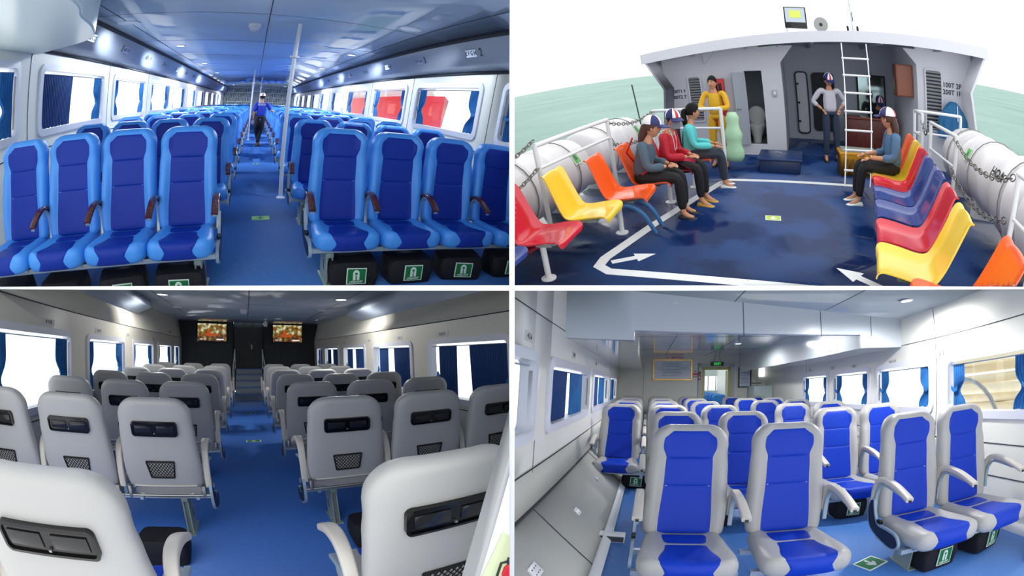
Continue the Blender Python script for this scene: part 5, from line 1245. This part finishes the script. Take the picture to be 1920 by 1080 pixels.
def person(label, M, J, top, trousers, shoe, hair='ponytail', cap=False, top_r=1.0, sleeve=1., extra=None, look=0., nod=0., scale=1., mask=None, skirt=False):
    """J: joint positions (facing -y): pelvis, chest, neck, head, shoulder/elbow/wrist l r, hip/knee/ankle l r, hand direction"""
    t = thing('person', label, 'person', M @ Matrix.Scale(scale, 4))
    V = {k: Vector(v) for k, v in J.items()}; A = lambda k, r: (*V[k], r)
    mid = V['pelvis'].lerp(V['chest'], .5)
    body = [[A('pelvis', (.13, .10)), (*mid, (.115, .085)), A('chest', (.13, .095)), A('neck', .048), (*(V['neck'].lerp(V['head'], .45)), .046)]]
    for s in 'lr':
        body.append([(*V['chest'].lerp(V['sh'+s], .5), .06), A('sh'+s, .052), A('el'+s, .040), A('wr'+s, .025)])
        body.append([(*V['pelvis'].lerp(V['hip'+s], .6), .082), A('hip'+s, .082), A('kn'+s, .056), A('an'+s, .036), (*(V['an'+s]+V['ft'+s]*.5+Vector((0, 0, -.05))), .034), (*(V['an'+s]+V['ft'+s]+Vector((0, 0, -.062))), .026)])
    parts = [skinned([c]) for c in body]
    HM = Matrix.Translation(V['head']) @ Euler((nod, 0, look)).to_matrix().to_4x4()
    parts.append(head_parts(HM))
    for s in 'lr':
        d = V['hd'+s]; up = Vector((0, 0, 1)) if abs(d.normalized().z) < .8 else Vector((0, -1, 0))
        if s == 'l': pass
        for c in hand_chains(V['wr'+s], d, up, curl=.6): parts.append(skinned([c]))
    bd = fused(parts, 'body', M_skin, t, .008)
    # features
    m = MB()
    for s in (-1, 1): m.ball(HM @ Vector((s*.027, -.0795, .012)), (.010, .006, .0055), nu=8, nv=6)
    m.build('eyes', mat('eye_dark', S(24, 18, 18), .2), t)
    m = MB()
    for s in (-1, 1): m.sweep([HM @ Vector((s*.012, -.086, .030)), HM @ Vector((s*.028, -.085, .036)), HM @ Vector((s*.043, -.074, .030))], .006, .005, side=Vector((0, 0, 1)), n=4)
    m.build('eyebrows', M_hair, t)
    if mask: 
        P = [[HM @ Vector((.062*math.sin(a), -.100*math.cos(a)**.6 if math.cos(a) > 0 else 0, z)) for a in [(-1.35+2.7*k/10) for k in range(11)]] for z in (-.005, -.035, -.065, -.095)]
        m = MB(); m.grid(P, 0); Q = [[p+HM.to_3x3() @ Vector((0, .006, 0)) for p in r] for r in P]; m.grid(Q, 0); m.build('face_mask', mask, t)
    else: MB().sweep([HM @ Vector((-.024, -.080, -.056)), HM @ Vector((0, -.087, -.054)), HM @ Vector((.024, -.080, -.056))], .010, .008, side=Vector((0, 0, 1)), n=4).build('mouth', mat('lips', S(160, 84, 76), .4), t)
    # hair
    P = []; nu = 28
    for i in range(13):
        th = PI*.60*i/12; row = []
        for k in range(nu):
            ph = 2*PI*k/nu; c = -math.cos(ph); f = max(0, -c)                  # f: towards the face
            lim = th*(1-.42*max(0, -c)**.7) if c < 0 else th
            x, y, z = math.sin(lim)*math.sin(ph), -math.sin(lim)*math.cos(ph), math.cos(lim)
            row.append(HM @ Vector((x*.084, y*.104+.004, z*.124+.004)))
        P.append(row)
    P += [[p.lerp(HM @ Vector((0, .01, -.02)), .18) for p in P[-1]]]
    m = MB(); m.grid(P, 0, close_v=True)
    H = lambda x, y, z: HM @ Vector((x, y, z))
    if hair == 'ponytail':
        q = spline([H(0, .085, .03), H(0, .125, .02), H(0, .13, -.08), H(.01, .115, -.20), H(.02, .10, -.30)], 4); n = len(q)
        m.tube(q, [.018+.020*math.sin(PI*min(1, k/n*1.1)) for k in range(n)], 10)
    if hair == 'long':
        q = spline([H(0, .07, .0), H(0, .11, -.10), H(.01, .12, -.24), H(.03, .10, -.38)], 4); n = len(q)
        for i, p in enumerate(q): pass
        m.tube(q, [.060-.030*k/n for k in range(n)], 12)
    m.build('hair', M_hair if hair != 'long' else mat('brown_hair', S(70, 34, 26), .5), t, smooth=80)
    if cap:
        white, cred, cblue = mat('cap_white', S(236, 234, 240), .6), M_red, mat('cap_navy', S(36, 42, 104), .6)
        P = []; nu = 30
        for i in range(11):
            th = PI*.5*i/10; P.append([H(math.sin(th)*math.sin(2*PI*k/nu)*.093, -math.sin(th)*math.cos(2*PI*k/nu)*.112+.004, math.cos(th)*.100+.040) for k in range(nu)])
        m = MB()
        for k0 in range(nu):
            c = 0 if (k0 % nu) in (0, 29, 15, 14) else (1 if k0 in (1, 28, 2, 27, 12, 13, 16, 17) else (2 if 3 <= k0 <= 7 or 22 <= k0 <= 26 else 1))
            m.grid([[P[i][k0], P[i][(k0+1) % nu]] for i in range(11)], {0: 1, 1: 0, 2: 2}[c])
        cp = m.build('cap', [white, cred, cblue], t, smooth=80)
        P = []; 
        for j in range(4): P.append([H(.088*math.sin(a), -(.098+.022*j)*math.cos(a)**.8-.012*j, .040-.007*j-.012*(math.sin(a)**2)) for a in [(-1.15+2.3*k/12) for k in range(13)]])
        m = MB(); m.grid(P, 0); o_ = len(m.v); m.grid([[p-HM.to_3x3() @ Vector((0, 0, .006)) for p in r] for r in P], 0); m.build('cap_peak', cblue, cp)
    # clothes
    g_ = .016*top_r; tc_ = [[(*(V['pelvis']+Vector((0, 0, -.02))), (.135+g_, .105+g_)), (*mid, (.118+g_, .09+g_)), A('chest', (.130+g_, .096+g_)), (*(V['chest'].lerp(V['neck'], .92)), .058)]]
    for s in 'lr':
        e = V['el'+s].lerp(V['wr'+s], max(0, sleeve-.5)*2*.88) if sleeve > .5 else V['sh'+s].lerp(V['el'+s], sleeve*2)
        ch = [(*V['chest'].lerp(V['sh'+s], .4), .07+g_*.5), A('sh'+s, .055+g_*.45)]
        if sleeve > .5: ch += [A('el'+s, .044+g_*.5)]
        ch.append((*e, .036+g_*.6 if sleeve > .5 else .052+g_)); tc_.append(ch)
    fused([skinned([c]) for c in tc_], 'shirt', top, t, .010)
    pc = [[(*(V['pelvis']+(mid-V['pelvis'])*.35), (.135, .108)), (*V['pelvis'], (.150, .118)), (*(V['pelvis']*.5+V['hipl']*.25+V['hipr']*.25+Vector((0, 0, -.03))), (.135, .105))]]
    for s in 'lr': pc.append([(*V['pelvis'].lerp(V['hip'+s], .6), .098), A('hip'+s, .100), A('kn'+s, .076), (*(V['kn'+s].lerp(V['an'+s], .5)), .066), (*(V['kn'+s].lerp(V['an'+s], .94)), .054)])
    fused([skinned([c]) for c in pc], 'trousers', trousers, t, .010)
    for s in 'lr':
        f = V['ft'+s]; a = V['an'+s]; h = Vector((0, 0, 1)); sd = f.cross(h).normalized(); L = f.length; u = f.normalized(); m = MB()
        z0 = a.z-.092; rings = []
        for q, w_, hh in [(-.06, .022, .045), (-.05, .034, .065), (-.0, .038, .075), (.05, .040, .06), (.10, .046, .045), (L*.85+.03, .044, .036), (L+.03, .030, .028), (L+.045, .010, .015)]:
            c = Vector((a.x, a.y, z0))+u*q; rings.append([c+sd*(w_*math.cos(b))+h*(hh*.5+hh*.5*math.sin(b)) for b in [2*PI*k/12 for k in range(12)]])
        m.grid(rings, 0, close_v=True); m.f += [tuple(range(11, -1, -1)), tuple(7*12+k for k in range(12))]; m.m += [0, 0]; m.build('shoe', shoe, t, smooth=60)
    if extra: extra(t, V, HM)
    return t
def pose_sit(lean=0., knee=.40, arms='lap', hz=.50, drop=.0):
    J = dict(pelvis=(0, .02, hz), hipl=(-.085, -.02, hz), hipr=(.085, -.02, hz), knl=(-.10, -knee, hz+.01), knr=(.10, -knee, hz+.01), anl=(-.10, -knee-.02, .10), anr=(.10, -knee-.02, .10), ftl=(0, -.13, 0), ftr=(0, -.13, 0))
    def up(z, y=0.): a = lean; return (0, .03-math.sin(a)*z+y, hz+math.cos(a)*z)
    J['chest'] = up(.32); J['neck'] = up(.465, -.015); J['head'] = up(.585, -.045)
    c = Vector(J['chest'])
    for s, k in ((-1, 'l'), (1, 'r')):
        J['sh'+k] = (s*.165, c.y, c.z+.095); J['el'+k] = (s*.215, c.y-.04, c.z-.17)
        if arms == 'lap': J['wr'+k] = (s*.07, -.30, hz+.13); J['hd'+k] = (-s*.5, -.8, -.15)
        if arms == 'knee': J['wr'+k] = (s*.12, -.34, hz+.12); J['hd'+k] = (0, -1, -.25)
    return J
def pose_stand(h=1.0, arms='hips'):
    J = dict(pelvis=(0, 0, .90), hipl=(-.09, 0, .86), hipr=(.09, 0, .86), knl=(-.10, -.02, .48), knr=(.11, -.02, .48), anl=(-.10, .02, .09), anr=(.13, .0, .09), ftl=(-.02, -.13, 0), ftr=(.03, -.13, 0), chest=(0, .01, 1.22), neck=(0, .0, 1.375), head=(0, -.025, 1.495))
    for s, k in ((-1, 'l'), (1, 'r')):
        J['sh'+k] = (s*.17, .01, 1.325)
        if arms == 'hips': J['el'+k] = (s*.33, .06, 1.10); J['wr'+k] = (s*.17, -.04, .97); J['hd'+k] = (-s*.4, -.6, -.6)
        if arms == 'down': J['el'+k] = (s*.21, .03, 1.04); J['wr'+k] = (s*.22, -.03, .80); J['hd'+k] = (0, -.15, -1)
        if arms == 'rail': J['el'+k] = (s*.26, -.10, 1.06); J['wr'+k] = (s*.08, -.30, 1.06); J['hd'+k] = (-s*.9, -.3, -.05)
    return J
C_denim = mat('denim_jacket', S(76, 96, 112), .8, bump=.3, bscale=120); C_black = mat('black_trousers', S(20, 20, 26), .8); C_redj = mat('red_jacket', S(184, 20, 44), .7); C_teal = mat('turquoise_top', S(86, 200, 200), .7)
C_greyt = mat('dark_grey_trousers', S(46, 56, 68), .8); C_yel = mat('yellow_top', S(214, 166, 34), .75); C_blues = mat('blue_denim_shirt', S(78, 112, 148), .8, bump=.3, bscale=120); C_whs = mat('white_shirt', S(190, 188, 200), .7)
C_jean = mat('jeans', S(40, 54, 76), .8); C_shoe_w = mat('white_shoe', S(222, 226, 226), .5); C_shoe_y = mat('yellow_shoe', S(190, 150, 60), .5); C_shoe_b = mat('black_sandal', S(26, 22, 22), .5); C_dark = mat('dark_navy_shirt', S(24, 28, 50), .8)
def add_bag(t, V, HM):
    g = MB().rbox(-.13, .13, -.09, .0, .52, .60, .03).build('waist_bag', C_redj, t); MB().tube([(.16, .0, .95), (.12, -.11, .80), (-.10, -.13, .62), (-.15, -.02, .56)], .010, 6).tube([(-.16, .03, .98), (-.05, .15, .8), (.15, .10, .60)], .010, 6).build('strap', C_redj, g)
    MB().rbox(-.02, .02, -.12, -.09, .40, .50, .008).build('tassel', C_redj, g)
def add_pack(t, V, HM): MB().rbox(-.13, .13, .12, .26, .56, .92, .05).build('backpack', mat('dark_brown_pack', S(40, 30, 34), .7), t)
def add_cloth(t, V, HM):
    P = [[(x, -.06-.30*v, .585+.02*math.sin(x*20)-.10*v*v*(1 if abs(x) > .1 else .3)) for x in [(-.2+.4*k/8) for k in range(9)]] for v in [i/5 for i in range(6)]]
    m = MB(); m.grid(P, 0); m.grid([[(a, b, c-.012) for a, b, c in r] for r in P], 0); m.build('lap_cloth', mat('crimson_cloth', S(190, 24, 70), .7), t)
    for s in (-1, 1): MB().tube([(s*.06, -.095, .96), (s*.05, -.125, .85), (s*.03, -.13, .70)], .006, 5).build('drawcord', M_white, t)
# left bench, facing the middle of the deck (+x)
person('woman in denim jacket and striped cap with red waist bag, nearest on left bench', T(-1.80, 4.36, -.03, PI/2+.15), pose_sit(.28, .42, 'lap'), C_denim, C_black, C_shoe_b, 'long', True, 2.0, extra=add_bag, look=.1, nod=.15)
person('person in red jacket, striped cap and grey face mask, second on left bench', T(-1.68, 4.92, -.03, PI/2-.05), pose_sit(.22, .42, 'lap'), C_redj, C_black, C_shoe_y, 'short', True, 1.9, extra=add_cloth, look=-.75, nod=.1, mask=mat('grey_mask', S(130, 136, 146), .7))
person('woman in turquoise top with ponytail and backpack, seated far on the left bench', T(-1.56, 5.62, -.03, PI/2+.25), pose_sit(.12, .42, 'knee'), C_teal, C_greyt, C_shoe_w, 'ponytail', False, 1.7, extra=add_pack, look=.25)
person('woman in yellow clothes standing with her arms on the left railing', T(-1.40, 6.88, 0, -.1), pose_stand(1, 'rail'), C_yel, C_yel, C_shoe_b, 'ponytail', False, 1.4, scale=.93, look=-.1)
person('person in white shirt and jeans standing hands on hips behind the ladder', T(.52, 7.7, 0, .25), pose_stand(1, 'hips'), C_whs, C_jean, C_shoe_b, 'short', True, 1.5, scale=.93, nod=.3, sleeve=.8)
person('woman in blue denim shirt and striped cap, seated on the right bench facing left', T(1.18, 5.45, -.03, -PI/2+.1), pose_sit(.10, .44, 'knee'), C_blues, C_black, C_shoe_w, 'long', True, 1.8, look=-.7, sleeve=.8)
person('dark clothed person in a cap bending over the desk under the roof', T(1.72, 9.62, .0, .0), pose_sit(.62, .40, 'lap', hz=.50), C_dark, C_black, C_shoe_b, 'short', True, 1.3, nod=.5)

t = thing('plastic_bag', 'pale green translucent bag hanging from the railing beside the woman in yellow', 'bag', T(-1.12, 6.72, .92)); P = []
for i in range(10):
    z = -.78*i/9; r = .07+.07*min(1, i/4)+.02*math.sin(i*1.9); P.append([(r*math.cos(2*PI*k/20)*(1+.1*math.sin(k*2.3+i)), .6*r*math.sin(2*PI*k/20), z) for k in range(20)])
m = MB(); m.grid(P, 0, close_v=True); m.f += [tuple(range(19, -1, -1)), tuple(180+k for k in range(20))]; m.m += [0, 0]; m.build('bag_film', mat('green_film', S(176, 216, 178), .4, bump=.5, bscale=14), t, smooth=80)
CUR[0] = 'blue'
def crew_back(t, V, HM):
    lettering('shirt_lettering', 'SEABUS', .075, M_white, t, T(0, .150, 1.27, rx=PI/2, rz=PI))
J = pose_stand(1, 'down'); J['ell'] = (-.30, -.02, 1.10); J['wrl'] = (-.44, -.12, 1.06); J['hdl'] = (-.9, -.3, -.1); J['anl'] = (.06, .06, .09); J['knl'] = (-.04, -.02, .48); J['anr'] = (-.02, -.04, .09)
person('crew member in blue polo shirt and striped cap standing in the blue cabin aisle', T(.17, 13.4, 0, PI-.0), J, mat('crew_blue', S(20, 48, 170), .7), C_black, C_shoe_b, 'short', True, 1.3, sleeve=.5, extra=crew_back)
# ================================================================== dividing bulkhead and deck between the compartments, and trimming everything to its own compartment
CUR[0] = 'blue'
g = .0075
def wstruct(name, mb, m):
    o = mb.build(name, m); o.matrix_world = Matrix.Identity(4); o['kind'] = 'structure'; o['_hall'] = ''; return o
wstruct('wall_middle', MB().box(-g, g, 1.17, 7.0, -5, 5.5), M_white)
wstruct('floor_middle', MB().box(-9, -g, 1.17, 7.0, -g, g).box(g, 9, 1.17, 7.0, -g, g), M_white)
bpy.context.view_layer.update()
def world_of(o):
    m = o.matrix_local.copy() if False else (o.matrix_parent_inverse @ o.matrix_basis)
    return world_of(o.parent) @ m if o.parent else o.matrix_basis
planes = []
dead = []
for o in list(scene.objects):
    if o.type != 'MESH' or not o.get('_hall'): continue
    sx, sz = SIDE[o['_hall']]; W = world_of(o); co = [W @ v.co for v in o.data.vertices]
    if not co: continue
    need = []
    if min(sx*c.x for c in co) < g: need.append((Vector((sx*g, 0, 0)), Vector((sx, 0, 0))))
    if min(sz*c.z for c in co) < g: need.append((Vector((0, 0, sz*g)), Vector((0, 0, sz))))
    if o['_hall'] == 'deck' and min(c.y for c in co) < .25: pass
    if min(c.y for c in co) < .25: need.append((Vector((0, .25, 0)), Vector((0, 1, 0))))
    if not need: continue
    if max(sx*c.x for c in co) <= g or max(sz*c.z for c in co) <= g or max(c.y for c in co) < .25: dead.append(o); continue
    b = bmesh.new(); b.from_mesh(o.data); b.transform(W)
    for p, n in need:
        r = bmesh.ops.bisect_plane(b, geom=list(b.verts)+list(b.edges)+list(b.faces), plane_co=p, plane_no=n, clear_inner=True)
        ed = [e for e in r['geom_cut'] if isinstance(e, bmesh.types.BMEdge) and e.is_valid and len(e.link_faces) == 1]
        if ed:
            try: bmesh.ops.holes_fill(b, edges=ed, sides=0)
            except Exception: pass
    b.transform(W.inverted()); me = o.data.copy(); b.to_mesh(me); n_ = len(b.faces); b.free(); o.data = me
    if n_ == 0: dead.append(o)
def subtree(o):
    r = [o]
    for k in children.get(o.name, []): r += subtree(k)
    return r
children = {}
for o in scene.objects:
    if o.parent: children.setdefault(o.parent.name, []).append(o)
dn = {o.name for o in dead}
for o in list(scene.objects):
    if o.name in dn:
        ks = [k for k in subtree(o)[1:] if k.name not in dn]
        if not ks:
            continue
        for k in ks:
            if k.parent and k.parent.name in dn:
                w_ = world_of(k); par = k.parent
                while par is not None and par.name in dn: par = par.parent
                if par is not None:
                    lm = world_of(par).inverted() @ w_; k.parent = par; k.matrix_parent_inverse = Matrix.Identity(4); k.matrix_basis = lm
for o in dead: bpy.data.objects.remove(o)
# lamps and empties left with nothing are taken away
kids = {}
for o in scene.objects:
    if o.parent: kids.setdefault(o.parent.name, []).append(o)
for o in list(scene.objects):
    if o.type == 'EMPTY' and not any(k.type == 'MESH' for k in kids.get(o.name, [])):
        for k in kids.get(o.name, []): bpy.data.objects.remove(k)
        bpy.data.objects.remove(o)
for o in scene.objects:
    if '_hall' in o: del o['_hall']
